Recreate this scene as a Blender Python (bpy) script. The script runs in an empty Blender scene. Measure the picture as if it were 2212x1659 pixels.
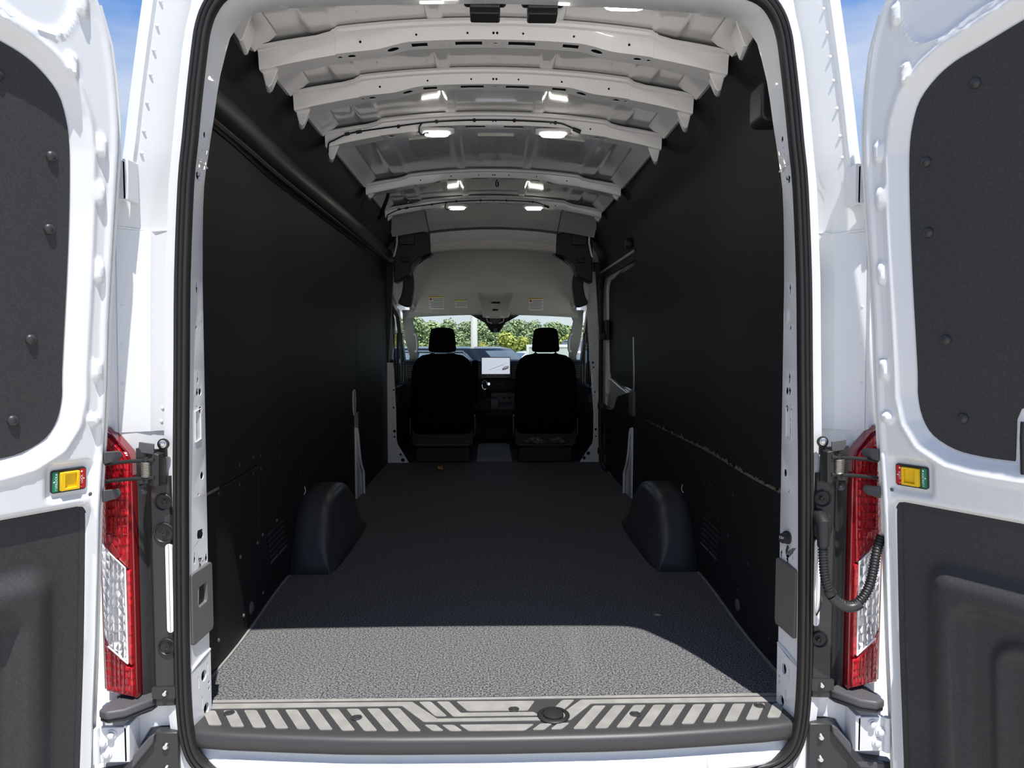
import bpy, bmesh, math, random
import numpy as np
from mathutils import Vector, Matrix

scene = bpy.context.scene
col = scene.collection
random.seed(7)

# ------------------------------------------------------------------ camera
cam_d = bpy.data.cameras.new('camera')
cam = bpy.data.objects.new('camera', cam_d)
col.objects.link(cam)
cam.location = (-0.012, -1.88, 1.0)
cam.rotation_euler = (math.radians(90 - 3.02), 0, math.radians(-1.54))
cam_d.sensor_fit = 'HORIZONTAL'
cam_d.sensor_width = 36.0
cam_d.lens = 36.0 * 1600 / 2212
cam_d.clip_start = 0.02
cam_d.clip_end = 2000
scene.camera = cam

# ------------------------------------------------------------------ exposure
vs = scene.view_settings
vs.view_transform = 'Standard'
vs.look = 'None'
vs.gamma = 1
vs.use_curve_mapping = False
vs.exposure = 0.08

# ------------------------------------------------------------------ sky
world = bpy.data.worlds.new('sky')
scene.world = world
world.use_nodes = True
wn, wl = world.node_tree.nodes, world.node_tree.links
wn.clear()
w_out = wn.new('ShaderNodeOutputWorld')
w_bg = wn.new('ShaderNodeBackground')
w_tc = wn.new('ShaderNodeTexCoord')
w_sep = wn.new('ShaderNodeSeparateXYZ')
w_ramp = wn.new('ShaderNodeValToRGB')
w_noise = wn.new('ShaderNodeTexNoise')
w_map = wn.new('ShaderNodeMapping')
w_cr = wn.new('ShaderNodeValToRGB')
w_mix = wn.new('ShaderNodeMix')
w_mix.data_type = 'RGBA'
e = w_ramp.color_ramp.elements
e[0].position, e[0].color = 0.0, (0.92, 0.98, 1.03, 1)
e[1].position, e[1].color = 0.75, (0.10, 0.25, 0.66, 1)
m_ = w_ramp.color_ramp.elements.new(0.12)
m_.color = (0.62, 0.78, 0.95, 1)
m_ = w_ramp.color_ramp.elements.new(0.38)
m_.color = (0.17, 0.36, 0.80, 1)
w_map.inputs['Scale'].default_value = (1, 1, 3.2)
w_noise.inputs['Scale'].default_value = 2.6
w_noise.inputs['Detail'].default_value = 7
w_cr.color_ramp.elements[0].position = 0.48
w_cr.color_ramp.elements[0].color = (0, 0, 0, 1)
w_cr.color_ramp.elements[1].position = 0.74
w_cr.color_ramp.elements[1].color = (0.85, 0.85, 0.85, 1)
wl.new(w_tc.outputs['Generated'], w_sep.inputs[0])
wl.new(w_sep.outputs['Z'], w_ramp.inputs[0])
wl.new(w_tc.outputs['Generated'], w_map.inputs[0])
wl.new(w_map.outputs[0], w_noise.inputs['Vector'])
wl.new(w_noise.outputs['Fac'], w_cr.inputs[0])
wl.new(w_cr.outputs['Color'], w_mix.inputs['Factor'])
wl.new(w_ramp.outputs['Color'], w_mix.inputs['A'])
w_mix.inputs['B'].default_value = (0.92, 0.95, 1.0, 1)
wl.new(w_mix.outputs['Result'], w_bg.inputs['Color'])
w_bg.inputs['Strength'].default_value = 0.9
wl.new(w_bg.outputs[0], w_out.inputs[0])

# ------------------------------------------------------------------ sun
TO_SUN = Vector((0.11, -0.377, 1.0)).normalized()
sun_d = bpy.data.lights.new('sun', 'SUN')
sun = bpy.data.objects.new('sun', sun_d)
col.objects.link(sun)
sun.rotation_euler = TO_SUN.to_track_quat('Z', 'Y').to_euler()
sun.location = TO_SUN * 30
sun_d.energy = 6.8
sun_d.color = (1.0, 0.972, 0.93)
sun_d.angle = math.radians(0.53)


# ================================================================== helpers
def lerp(a, b, t):
    return a + (b - a) * t


def tab(z, t):
    """piecewise linear lookup in ((z, value), ...)"""
    return float(np.interp(z, [p[0] for p in t], [p[1] for p in t]))


def smooth_path(pts, n=6, closed=False):
    """Catmull-Rom through the points"""
    P = [Vector(p) for p in pts]
    out = []
    m = len(P)
    rng = m if closed else m - 1
    for i in range(rng):
        if closed:
            p0, p1, p2, p3 = P[(i - 1) % m], P[i], P[(i + 1) % m], P[(i + 2) % m]
        else:
            p0, p1, p2, p3 = P[max(i - 1, 0)], P[i], P[i + 1], P[min(i + 2, m - 1)]
        for k in range(n):
            t = k / n
            out.append(0.5 * ((2 * p1) + (p2 - p0) * t + (2 * p0 - 5 * p1 + 4 * p2 - p3) * t * t
                              + (3 * p1 - p0 - 3 * p2 + p3) * t ** 3))
    if not closed:
        out.append(P[-1].copy())
    return out


class MB:
    """collects shapes for ONE mesh object"""

    def __init__(self):
        self.v, self.f = [], []

    def add(self, verts, faces):
        o = len(self.v)
        self.v += [tuple(p) for p in verts]
        self.f += [tuple(i + o for i in q) for q in faces]
        return self

    def box(self, x0, x1, y0, y1, z0, z1):
        return self.add([(x0, y0, z0), (x1, y0, z0), (x1, y1, z0), (x0, y1, z0),
                         (x0, y0, z1), (x1, y0, z1), (x1, y1, z1), (x0, y1, z1)],
                        [(0, 3, 2, 1), (4, 5, 6, 7), (0, 1, 5, 4), (1, 2, 6, 5), (2, 3, 7, 6), (3, 0, 4, 7)])

    def prism(self, poly, a, b, frame=None):
        """2D polygon extruded from a to b; frame(u, v, w) -> point"""
        n = len(poly)
        fr = frame or (lambda u, v, w: (u, v, w))
        self.add([fr(p[0], p[1], a) for p in poly] + [fr(p[0], p[1], b) for p in poly],
                 [tuple(range(n - 1, -1, -1)), tuple(range(n, 2 * n))]
                 + [(i, (i + 1) % n, n + (i + 1) % n, n + i) for i in range(n)])
        return self

    def loft(self, rings, closed=True, caps=True, loop=False):
        n = len(rings[0])
        vs_, fs = [], []
        for r in rings:
            vs_ += list(r)
        m = len(rings)
        for i in range(m if loop else m - 1):
            a, b = i * n, ((i + 1) % m) * n
            for k in range(n if closed else n - 1):
                k2 = (k + 1) % n
                fs.append((a + k, a + k2, b + k2, b + k))
        if caps and closed and not loop:
            fs.append(tuple(range(n - 1, -1, -1)))
            fs.append(tuple((m - 1) * n + k for k in range(n)))
        return self.add(vs_, fs)

    def tube(self, path, r, n=8, caps=True, rf=None):
        P = [Vector(p) for p in path]
        rings = []
        up = None
        for i, p in enumerate(P):
            t = (P[min(i + 1, len(P) - 1)] - P[max(i - 1, 0)]).normalized()
            if up is None:
                up = t.orthogonal().normalized()
            else:
                up = (up - t * up.dot(t))
                up = up.normalized() if up.length > 1e-6 else t.orthogonal().normalized()
            s = t.cross(up)
            rr = rf(i) if rf else r
            rings.append([p + (up * math.cos(2 * math.pi * k / n) + s * math.sin(2 * math.pi * k / n)) * rr for k in range(n)])
        return self.loft(rings, caps=caps)

    def lathe(self, prof, c, axis=(0, 0, 1), n=16):
        """profile of (radius, height) around axis through c"""
        ax = Vector(axis).normalized()
        u = ax.orthogonal().normalized()
        w = ax.cross(u)
        c = Vector(c)
        return self.loft([[c + ax * h + (u * math.cos(2 * math.pi * k / n) + w * math.sin(2 * math.pi * k / n)) * max(r, 1e-5)
                           for k in range(n)] for r, h in prof])

    def rbox(self, x0, x1, y0, y1, z0, z1, r=0.01, axis='Y', seg=4):
        """box with rounded outline seen along one axis"""
        if axis == 'Y':
            return self.prism(rrect(x0, x1, z0, z1, r, seg), y0, y1, lambda u, v, w: (u, w, v))
        if axis == 'X':
            return self.prism(rrect(y0, y1, z0, z1, r, seg), x0, x1, lambda u, v, w: (w, u, v))
        return self.prism(rrect(x0, x1, y0, y1, r, seg), z0, z1)

    def mesh(self, name, flip=False):
        me = bpy.data.meshes.new(name)
        me.from_pydata(self.v, [], self.f)
        me.validate()
        bm = bmesh.new()
        bm.from_mesh(me)
        bmesh.ops.recalc_face_normals(bm, faces=bm.faces)
        bm.to_mesh(me)
        bm.free()
        return me


def rrect(u0, u1, v0, v1, r, seg=4):
    out = []
    for cu, cv, a0 in ((u1 - r, v1 - r, 0), (u0 + r, v1 - r, 90), (u0 + r, v0 + r, 180), (u1 - r, v0 + r, 270)):
        for k in range(seg + 1):
            a = math.radians(a0 + 90 * k / seg)
            out.append((cu + r * math.cos(a), cv + r * math.sin(a)))
    return out


def obj(name, mb, mat, parent=None, sharp=38, bevel=0, seg=2, smooth=True):
    me = mb if isinstance(mb, bpy.types.Mesh) else mb.mesh(name)
    if smooth:
        me.polygons.foreach_set('use_smooth', [True] * len(me.polygons))
        if sharp:
            me.set_sharp_from_angle(angle=math.radians(sharp))
    me.materials.clear()
    me.materials.append(M[mat])
    o = bpy.data.objects.new(name, me)
    col.objects.link(o)
    if parent is not None:
        o.parent = parent
        r = parent
        while r.parent:
            r = r.parent
        if parent.parent is None:
            o.matrix_parent_inverse = Matrix.Translation(parent.location).inverted()
    if bevel:
        b = o.modifiers.new('bevel', 'BEVEL')
        b.width = bevel
        b.segments = seg
        b.limit_method = 'ANGLE'
        b.angle_limit = math.radians(40)
        b.harden_normals = False
    return o


def cut(mb, cutter, name):
    """mesh of mb with the closed shapes of cutter removed from it"""
    a = bpy.data.objects.new(name, mb.mesh(name))
    b = bpy.data.objects.new(name + '_c', cutter.mesh(name + '_c'))
    col.objects.link(a)
    col.objects.link(b)
    m = a.modifiers.new('cut', 'BOOLEAN')
    m.operation = 'DIFFERENCE'
    m.object = b
    try:
        m.solver = 'MANIFOLD'
    except Exception:
        m.solver = 'EXACT'
    dg = bpy.context.evaluated_depsgraph_get()
    me = bpy.data.meshes.new_from_object(a.evaluated_get(dg))
    if len(me.polygons) < 4:
        m.solver = 'EXACT'
        dg = bpy.context.evaluated_depsgraph_get()
        me = bpy.data.meshes.new_from_object(a.evaluated_get(dg))
    for o in (a, b):
        old = o.data
        bpy.data.objects.remove(o)
        bpy.data.meshes.remove(old)
    me.name = name
    return me


def tag(o, label, cat, group=None, kind=None):
    o['label'] = label
    o['category'] = cat
    if group:
        o['group'] = group
    if kind:
        o['kind'] = kind
    return o


def thing(name, label, cat, loc=(0, 0, 0), group=None, kind=None):
    o = bpy.data.objects.new(name, None)
    o.empty_display_size = 0.1
    o.location = loc
    col.objects.link(o)
    return tag(o, label, cat, group, kind)


def children(o):
    return [c for c in bpy.data.objects if c.parent == o]


def copy_tree(o, loc, label=None, rz=None, scale=None, parent=None):
    c = o.copy()
    col.objects.link(c)
    if parent is not None:
        c.parent = parent
    else:
        c.location = loc
        if rz is not None:
            c.rotation_euler[2] = rz
        if scale is not None:
            c.scale = scale
        if label:
            c['label'] = label
    for ch in children(o):
        if ch is not c:
            copy_tree(ch, None, parent=c)
    return c


# ================================================================== materials
M = {}


def mat(name, color, rough=0.5, metal=0.0, spec=0.5, coat=0.0, bump=None, vary=None, emit=None, trans=0.0, ior=1.45, sub=0.0):
    m = bpy.data.materials.new(name)
    m.use_nodes = True
    nt = m.node_tree
    p = nt.nodes['Principled BSDF']
    p.inputs['Base Color'].default_value = (*color, 1)
    p.inputs['Roughness'].default_value = rough
    p.inputs['Metallic'].default_value = metal
    p.inputs['Specular IOR Level'].default_value = spec
    p.inputs['Coat Weight'].default_value = coat
    p.inputs['Coat Roughness'].default_value = 0.03
    p.inputs['Transmission Weight'].default_value = trans
    p.inputs['IOR'].default_value = ior
    if emit:
        p.inputs['Emission Color'].default_value = (*emit[0], 1)
        p.inputs['Emission Strength'].default_value = emit[1]
    tc = nt.nodes.new('ShaderNodeTexCoord')
    if vary:                       # (scale, second colour, low, high, detail)
        n = nt.nodes.new('ShaderNodeTexNoise')
        n.inputs['Scale'].default_value = vary[0]
        n.inputs['Detail'].default_value = vary[4] if len(vary) > 4 else 4
        r = nt.nodes.new('ShaderNodeValToRGB')
        r.color_ramp.elements[0].position = vary[2]
        r.color_ramp.elements[1].position = vary[3]
        r.color_ramp.elements[0].color = (*color, 1)
        r.color_ramp.elements[1].color = (*vary[1], 1)
        nt.links.new(tc.outputs['Object'], n.inputs['Vector'])
        nt.links.new(n.outputs['Fac'], r.inputs[0])
        nt.links.new(r.outputs['Color'], p.inputs['Base Color'])
    if bump:                       # (scale, strength, distance)
        n = nt.nodes.new('ShaderNodeTexNoise')
        n.inputs['Scale'].default_value = bump[0]
        n.inputs['Detail'].default_value = 3
        b = nt.nodes.new('ShaderNodeBump')
        b.inputs['Strength'].default_value = bump[1]
        b.inputs['Distance'].default_value = bump[2]
        nt.links.new(tc.outputs['Object'], n.inputs['Vector'])
        nt.links.new(n.outputs['Fac'], b.inputs['Height'])
        nt.links.new(b.outputs[0], p.inputs['Normal'])
    M[name] = m
    return m


mat('paint', (0.69, 0.705, 0.715), 0.30, coat=0.5, bump=(260, 0.03, 0.001))
mat('paint_inner', (0.82, 0.81, 0.80), 0.22, coat=0.6, bump=(14, 0.05, 0.004))
mat('roof_paint', (0.80, 0.79, 0.775), 0.10, coat=1.0, bump=(3, 0.03, 0.01))
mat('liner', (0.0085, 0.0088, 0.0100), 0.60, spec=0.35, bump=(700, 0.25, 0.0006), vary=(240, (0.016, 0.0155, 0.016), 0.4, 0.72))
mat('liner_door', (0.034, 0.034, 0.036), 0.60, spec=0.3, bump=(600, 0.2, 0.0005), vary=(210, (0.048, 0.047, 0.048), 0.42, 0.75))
mat('plastic_black', (0.017, 0.017, 0.018), 0.45, bump=(900, 0.12, 0.0004))
mat('plastic_dark', (0.030, 0.030, 0.031), 0.40, bump=(800, 0.2, 0.0005))
mat('plastic_sill', (0.040, 0.040, 0.041), 0.42, bump=(1200, 0.3, 0.0005))
mat('plastic_grey', (0.105, 0.100, 0.096), 0.5, bump=(900, 0.15, 0.0004))
mat('plastic_step', (0.075, 0.075, 0.08), 0.5, bump=(700, 0.2, 0.0005))
mat('rubber', (0.016, 0.015, 0.0145), 0.5, bump=(400, 0.15, 0.0006))
mat('inlay', (0.235, 0.228, 0.215), 0.42, bump=(300, 0.2, 0.0004), vary=(24, (0.285, 0.275, 0.255), 0.4, 0.7))
mat('steel', (0.62, 0.62, 0.62), 0.28, metal=1.0)
mat('steel_dark', (0.035, 0.035, 0.034), 0.42, metal=0.5)
mat('spring_steel', (0.42, 0.40, 0.36), 0.35, metal=0.9)
mat('bolt_white', (0.64, 0.65, 0.67), 0.35)
mat('wheel_plastic', (0.048, 0.050, 0.053), 0.34, spec=0.6, bump=(500, 0.1, 0.0005))
mat('headliner', (0.63, 0.605, 0.57), 0.9, spec=0.1, bump=(900, 0.3, 0.0006), vary=(300, (0.67, 0.645, 0.61), 0.4, 0.7))
mat('headliner_light', (0.62, 0.605, 0.57), 0.75, spec=0.2)
mat('seat_cloth', (0.0045, 0.0045, 0.005), 0.95, spec=0.05, bump=(600, 0.3, 0.0008))
mat('seat_plastic', (0.008, 0.008, 0.0085), 0.5)
mat('dash', (0.020, 0.020, 0.022), 0.6, bump=(700, 0.2, 0.0006))
mat('dash_gloss', (0.005, 0.005, 0.006), 0.42, spec=0.2)
mat('mat_grey', (0.24, 0.24, 0.25), 0.8, spec=0.2)
mat('chrome', (0.75, 0.76, 0.78), 0.12, metal=1.0)
mat('yellow', (0.80, 0.50, 0.008), 0.38)
mat('green', (0.010, 0.20, 0.105), 0.35)
mat('red', (0.48, 0.012, 0.016), 0.35)
mat('print_white', (0.8, 0.8, 0.8), 0.5)
mat('sticker', (0.90, 0.90, 0.88), 0.6)
mat('sticker_yellow', (0.70, 0.50, 0.05), 0.6)
mat('sticker_text', (0.10, 0.10, 0.10), 0.7)
mat('orange', (0.65, 0.32, 0.05), 0.6)
mat('bag', (0.10, 0.10, 0.105), 0.15, coat=0.4, bump=(30, 0.8, 0.02))
mat('torn_wood', (0.16, 0.12, 0.085), 0.9, vary=(60, (0.07, 0.05, 0.04), 0.4, 0.7))
mat('lamp_lens', (0.9, 0.9, 0.85), 0.3, emit=((1.0, 0.97, 0.88), 39.0))
mat('lamp_body', (0.72, 0.72, 0.70), 0.4)
mat('cable', (0.006, 0.006, 0.006), 0.5)
mat('pad', (0.50, 0.51, 0.46), 0.18, coat=0.8, bump=(22, 0.7, 0.012))
mat('red_lens', (0.42, 0.004, 0.010), 0.16, coat=1.0)
mat('red_dark', (0.20, 0.004, 0.008), 0.12, coat=1.0)
mat('clear_lens', (0.78, 0.79, 0.82), 0.10, metal=0.85, coat=1.0)
mat('lens_rim', (0.72, 0.70, 0.68), 0.25)
mat('red_reflector', (0.22, 0.012, 0.014), 0.5)
mat('ground_concrete', (0.50, 0.47, 0.42), 0.9, spec=0.2, bump=(40, 0.5, 0.01), vary=(55, (0.60, 0.565, 0.51), 0.35, 0.7, 8))
mat('grass', (0.20, 0.24, 0.07), 0.9, spec=0.1, vary=(0.6, (0.34, 0.36, 0.12), 0.35, 0.7))
mat('pole', (0.70, 0.69, 0.65), 0.7)
mat('bark', (0.08, 0.06, 0.045), 0.9)
mat('leaf_deep', (0.24, 0.32, 0.17), 0.7, spec=0.2, vary=(0.9, (0.34, 0.42, 0.24), 0.4, 0.65))
mat('leaf_mid', (0.30, 0.39, 0.18), 0.7, spec=0.2, vary=(0.9, (0.41, 0.48, 0.25), 0.4, 0.65))
mat('leaf_bright', (0.36, 0.40, 0.10), 0.7, spec=0.2, vary=(1.2, (0.50, 0.52, 0.15), 0.4, 0.65))
mat('car_black', (0.010, 0.011, 0.013), 0.12, coat=0.8)
mat('car_white', (0.75, 0.76, 0.77), 0.2, coat=0.6)
mat('car_grey', (0.10, 0.12, 0.14), 0.2, coat=0.6)
mat('car_glass', (0.16, 0.20, 0.22), 0.04, spec=0.9, coat=0.8)
mat('tyre', (0.012, 0.012, 0.012), 0.8)
mat('screen_dark', (0.02, 0.02, 0.022), 0.15)
mat('screen_lit', (0.70, 0.74, 0.80), 0.4, emit=((0.78, 0.84, 0.94), 0.62))
mat('screen_line', (0.3, 0.3, 0.35), 0.5, emit=((0.25, 0.26, 0.32), 0.30))
mat('screen_pale', (0.6, 0.65, 0.8), 0.5, emit=((0.55, 0.62, 0.82), 0.45))
mat('sign_panel', (0.45, 0.52, 0.46), 0.6)


def nodes_of(name):
    nt = M[name].node_tree
    return nt, nt.nodes['Principled BSDF'], nt.nodes['Texture Coordinate'] if 'Texture Coordinate' in nt.nodes else nt.nodes.new('ShaderNodeTexCoord')


def floor_mat():
    mat('floor_rubber', (0.05, 0.05, 0.055), 0.75, spec=0.25)
    nt, p, tc = nodes_of('floor_rubber')
    n = nt.nodes.new('ShaderNodeTexNoise')
    n.inputs['Scale'].default_value = 185
    n.inputs['Detail'].default_value = 2.5
    r = nt.nodes.new('ShaderNodeValToRGB')
    r.color_ramp.elements[0].position = 0.40
    r.color_ramp.elements[0].color = (0.028, 0.030, 0.037, 1)
    r.color_ramp.elements[1].position = 0.62
    r.color_ramp.elements[1].color = (0.200, 0.196, 0.194, 1)
    n2 = nt.nodes.new('ShaderNodeTexNoise')          # scuffs along the van
    n2.inputs['Scale'].default_value = 1.6
    n2.inputs['Detail'].default_value = 6
    mp = nt.nodes.new('ShaderNodeMapping')
    mp.inputs['Rotation'].default_value = (0, 0, math.radians(-32))
    mp.inputs['Scale'].default_value = (3.2, 0.7, 1)
    r2 = nt.nodes.new('ShaderNodeValToRGB')
    r2.color_ramp.elements[0].position = 0.60
    r2.color_ramp.elements[0].color = (0, 0, 0, 1)
    r2.color_ramp.elements[1].position = 0.72
    r2.color_ramp.elements[1].color = (0.12, 0.12, 0.12, 1)
    mx = nt.nodes.new('ShaderNodeMix')
    mx.data_type = 'RGBA'
    mx.inputs['B'].default_value = (0.20, 0.195, 0.185, 1)
    nt.links.new(tc.outputs['Object'], n.inputs['Vector'])
    nt.links.new(n.outputs['Fac'], r.inputs[0])
    nt.links.new(tc.outputs['Object'], mp.inputs[0])
    nt.links.new(mp.outputs[0], n2.inputs['Vector'])
    nt.links.new(n2.outputs['Fac'], r2.inputs[0])
    nt.links.new(r.outputs['Color'], mx.inputs['A'])
    nt.links.new(r2.outputs['Color'], mx.inputs['Factor'])
    nt.links.new(mx.outputs['Result'], p.inputs['Base Color'])
    b = nt.nodes.new('ShaderNodeBump')
    b.inputs['Strength'].default_value = 0.25
    b.inputs['Distance'].default_value = 0.001
    nt.links.new(n.outputs['Fac'], b.inputs['Height'])
    nt.links.new(b.outputs[0], p.inputs['Normal'])


floor_mat()


def lens_mat(name, scale, strength, kind='CHEBYCHEV'):
    """moulded optics: small square cells under the lens"""
    nt, p, tc = nodes_of(name)
    mp = nt.nodes.new('ShaderNodeMapping')
    mp.inputs['Scale'].default_value = (1.0, 0.2, 0.55)
    v = nt.nodes.new('ShaderNodeTexVoronoi')
    v.distance = kind
    v.inputs['Scale'].default_value = scale
    v.inputs['Randomness'].default_value = 0.45
    b = nt.nodes.new('ShaderNodeBump')
    b.inputs['Strength'].default_value = strength
    b.inputs['Distance'].default_value = 0.006
    nt.links.new(tc.outputs['Object'], mp.inputs[0])
    nt.links.new(mp.outputs[0], v.inputs['Vector'])
    nt.links.new(v.outputs['Distance'], b.inputs['Height'])
    nt.links.new(b.outputs[0], p.inputs['Normal'])
    return nt, p, v


nt_, p_, v_ = lens_mat('red_lens', 95, 0.9)
r_ = nt_.nodes.new('ShaderNodeValToRGB')
r_.color_ramp.elements[0].color = (0.66, 0.010, 0.020, 1)
r_.color_ramp.elements[1].color = (0.26, 0.003, 0.008, 1)
r_.color_ramp.elements[1].position = 0.62
nt_.links.new(v_.outputs['Distance'], r_.inputs[0])
nt_.links.new(r_.outputs['Color'], p_.inputs['Base Color'])
lens_mat('clear_lens', 80, 1.0)


def glass_mat(name, tint, fac):
    m = bpy.data.materials.new(name)
    m.use_nodes = True
    nt = m.node_tree
    nt.nodes.clear()
    out = nt.nodes.new('ShaderNodeOutputMaterial')
    mx = nt.nodes.new('ShaderNodeMixShader')
    tr = nt.nodes.new('ShaderNodeBsdfTransparent')
    tr.inputs['Color'].default_value = (*tint, 1)
    gl = nt.nodes.new('ShaderNodeBsdfGlossy')
    gl.inputs['Roughness'].default_value = 0.03
    fr = nt.nodes.new('ShaderNodeFresnel')
    fr.inputs['IOR'].default_value = fac
    nt.links.new(fr.outputs[0], mx.inputs[0])
    nt.links.new(tr.outputs[0], mx.inputs[1])
    nt.links.new(gl.outputs[0], mx.inputs[2])
    nt.links.new(mx.outputs[0], out.inputs[0])
    M[name] = m


glass_mat('glass', (0.90, 0.95, 0.92), 1.25)

# ================================================================== setting: ground
g = MB()
g.add([(-300, -60, -0.72), (300, -60, -0.72), (300, 42, -0.72), (-300, 42, -0.72)], [(0, 1, 2, 3)])
tag(obj('ground', g, 'ground_concrete', smooth=False), 'pale concrete parking ground under and around the van', 'ground', kind='structure')
g = MB()
g.add([(-300, 42, -0.70), (300, 42, -0.70), (300, 400, -0.70), (-300, 400, -0.70)], [(0, 1, 2, 3)])
tag(obj('grass_verge', g, 'grass', smooth=False), 'yellow green grass beyond the parked cars', 'grass', kind='structure')

# ================================================================== setting: the van body
XW = ((-1, 0.862), (1.66, 0.862), (1.72, 0.858), (1.78, 0.848), (1.86, 0.812), (1.95, 0.765), (2.2, 0.70))     # lining: half width at a height


def wdx(y):
    """the body widens a little ahead of the rear opening"""
    t = min(max((y - .45) / .85, 0), 1)
    return .036 * t * t * (3 - 2 * t)


def skin_z(x):
    return 2.035 - 0.13 * x * x


# outer edge of the rubber seal round the rear opening, right half
SEAL = [(0.0, -0.150), (0.35, -0.149), (0.60, -0.146), (0.70, -0.140), (0.755, -0.122), (0.795, -0.085), (0.817, -0.03), (0.827, 0.06),
        (0.829, 0.22), (0.825, 0.50), (0.820, 0.72), (0.813, 0.94), (0.806, 1.17), (0.792, 1.40), (0.779, 1.51), (0.766, 1.62), (0.751, 1.73),
        (0.741, 1.785), (0.722, 1.835), (0.688, 1.878), (0.635, 1.903), (0.55, 1.915), (0.40, 1.925), (0.2, 1.933), (0.0, 1.936)]
MIDJ = ((-0.15, 0.800), (0.09, 0.804), (0.46, 0.800), (0.70, 0.796), (0.935, 0.792), (1.286, 0.783), (1.516, 0.770), (1.63, 0.759), (1.744, 0.744), (1.80, 0.722))
INJ = ((-0.15, 0.786), (1.2, 0.782), (1.3, 0.779), (1.40, 0.775), (1.45, 0.769), (1.50, 0.760), (1.56, 0.750), (1.62, 0.739), (1.67, 0.732), (1.72, 0.722), (1.78, 0.708))
XS = tuple((z, x) for x, z in SEAL[6:19])
XO = ((-0.6, 1.02), (0.0, 1.02), (1.34, 1.005), (1.44, 0.955), (1.47, 0.946), (1.60, 0.929), (1.75, 0.906), (1.87, 0.886), (2.0, 0.862), (2.06, 0.846))

# ---- cargo floor
fl = MB()
fl.box(-0.900, 0.900, 0.165, 4.42, -0.012, 0.0)
floor = tag(obj('floor', fl, 'floor_rubber', smooth=False), 'dark speckled rubber cargo floor mat running up to the seats', 'floor', kind='structure')
sub = MB()
sub.box(-0.99, 0.99, 0.06, 6.4, -0.09, -0.0125)
tag(obj('floor_underside', sub, 'paint', smooth=False), 'white metal underbody below the cargo floor mat', 'floor', kind='structure')
for s in (-1, 1):
    e_ = MB()
    e_.loft([[(s * (.853 + wdx(y)), y, 0.0), (s * (.861 + wdx(y)), y, 0.0), (s * (.861 + wdx(y)), y, .004), (s * (.853 + wdx(y)), y, .004)] for y in np.linspace(.17, 1.31, 12)])
    obj('mat_edge', e_, 'inlay', floor)

# ---- corner pillars and jambs of the rear opening
ZP = [-0.30, -0.15, -0.09, -0.03, 0.06, 0.22, 0.5, 0.72, 0.94, 1.17, 1.30, 1.40, 1.46, 1.51, 1.57, 1.62, 1.68, 1.73, 1.785, 1.83, 1.88, 1.95, 2.05]


def pillar_ring(s, z):
    xo, xs = tab(z, XO), tab(min(max(z, -0.03), 1.835), XS)
    if z > 1.80:
        xs = 0.735 - (z - 1.80) * 0.2
    lampz = 0.745
    k = 1.0 if z < lampz else 0.0
    o = [(xo + 0.02, 4.7), (xo + 0.02, 0.35), (xo + 0.014, 0.12), (xo + 0.004, 0.055), (xo - 0.008, 0.034), (xo - 0.022, 0.029),
         (xo - 0.036, 0.031), (xo - 0.040, 0.042), (lerp(xo, xs, 0.56), 0.074), (lerp(xo, xs, 0.60), 0.084), (xs + 0.040, 0.106),
         (xs + 0.036, 0.040), (xs + 0.028, 0.018), (xs + 0.010, 0.012), (xs - 0.030, 0.012)]
    return [(s * x, y, z) for x, y in o]


def jamb_pts():
    """(seal side, corner, inner edge) triples running up the right post and along half the header"""
    out = []
    for z in (-0.11, -0.03, 0.06, 0.16, 0.30, 0.46, 0.60, 0.72, 0.84, 0.94, 1.06, 1.17, 1.28, 1.36, 1.42, 1.46, 1.50, 1.55, 1.60, 1.66, 1.71):
        out.append(((tab(z, XS) - 0.03, 0.010, z), (tab(z, MIDJ), 0.032, z), (tab(z, INJ), 0.125, z)))
    top = [((0.712, 1.765), (0.736, 1.780), (0.7125, 1.762)), ((0.700, 1.802), (0.722, 1.826), (0.700, 1.802)), ((0.676, 1.838), (0.697, 1.856), (0.672, 1.842)),
           ((0.630, 1.866), (0.650, 1.880), (0.634, 1.866)), ((0.575, 1.879), (0.580, 1.890), (0.578, 1.878)), ((0.40, 1.890), (0.40, 1.898), (0.40, 1.889)),
           ((0.20, 1.897), (0.20, 1.904), (0.20, 1.896)), ((0.0, 1.899), (0.0, 1.906), (0.0, 1.899))]
    for o_, m2, i2 in top:
        out.append(((o_[0] + 0.008, 0.010, o_[1] + 0.010), (m2[0] - 0.010, 0.032, m2[1] - 0.012), (i2[0], 0.125, i2[1])))
    return out


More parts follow.
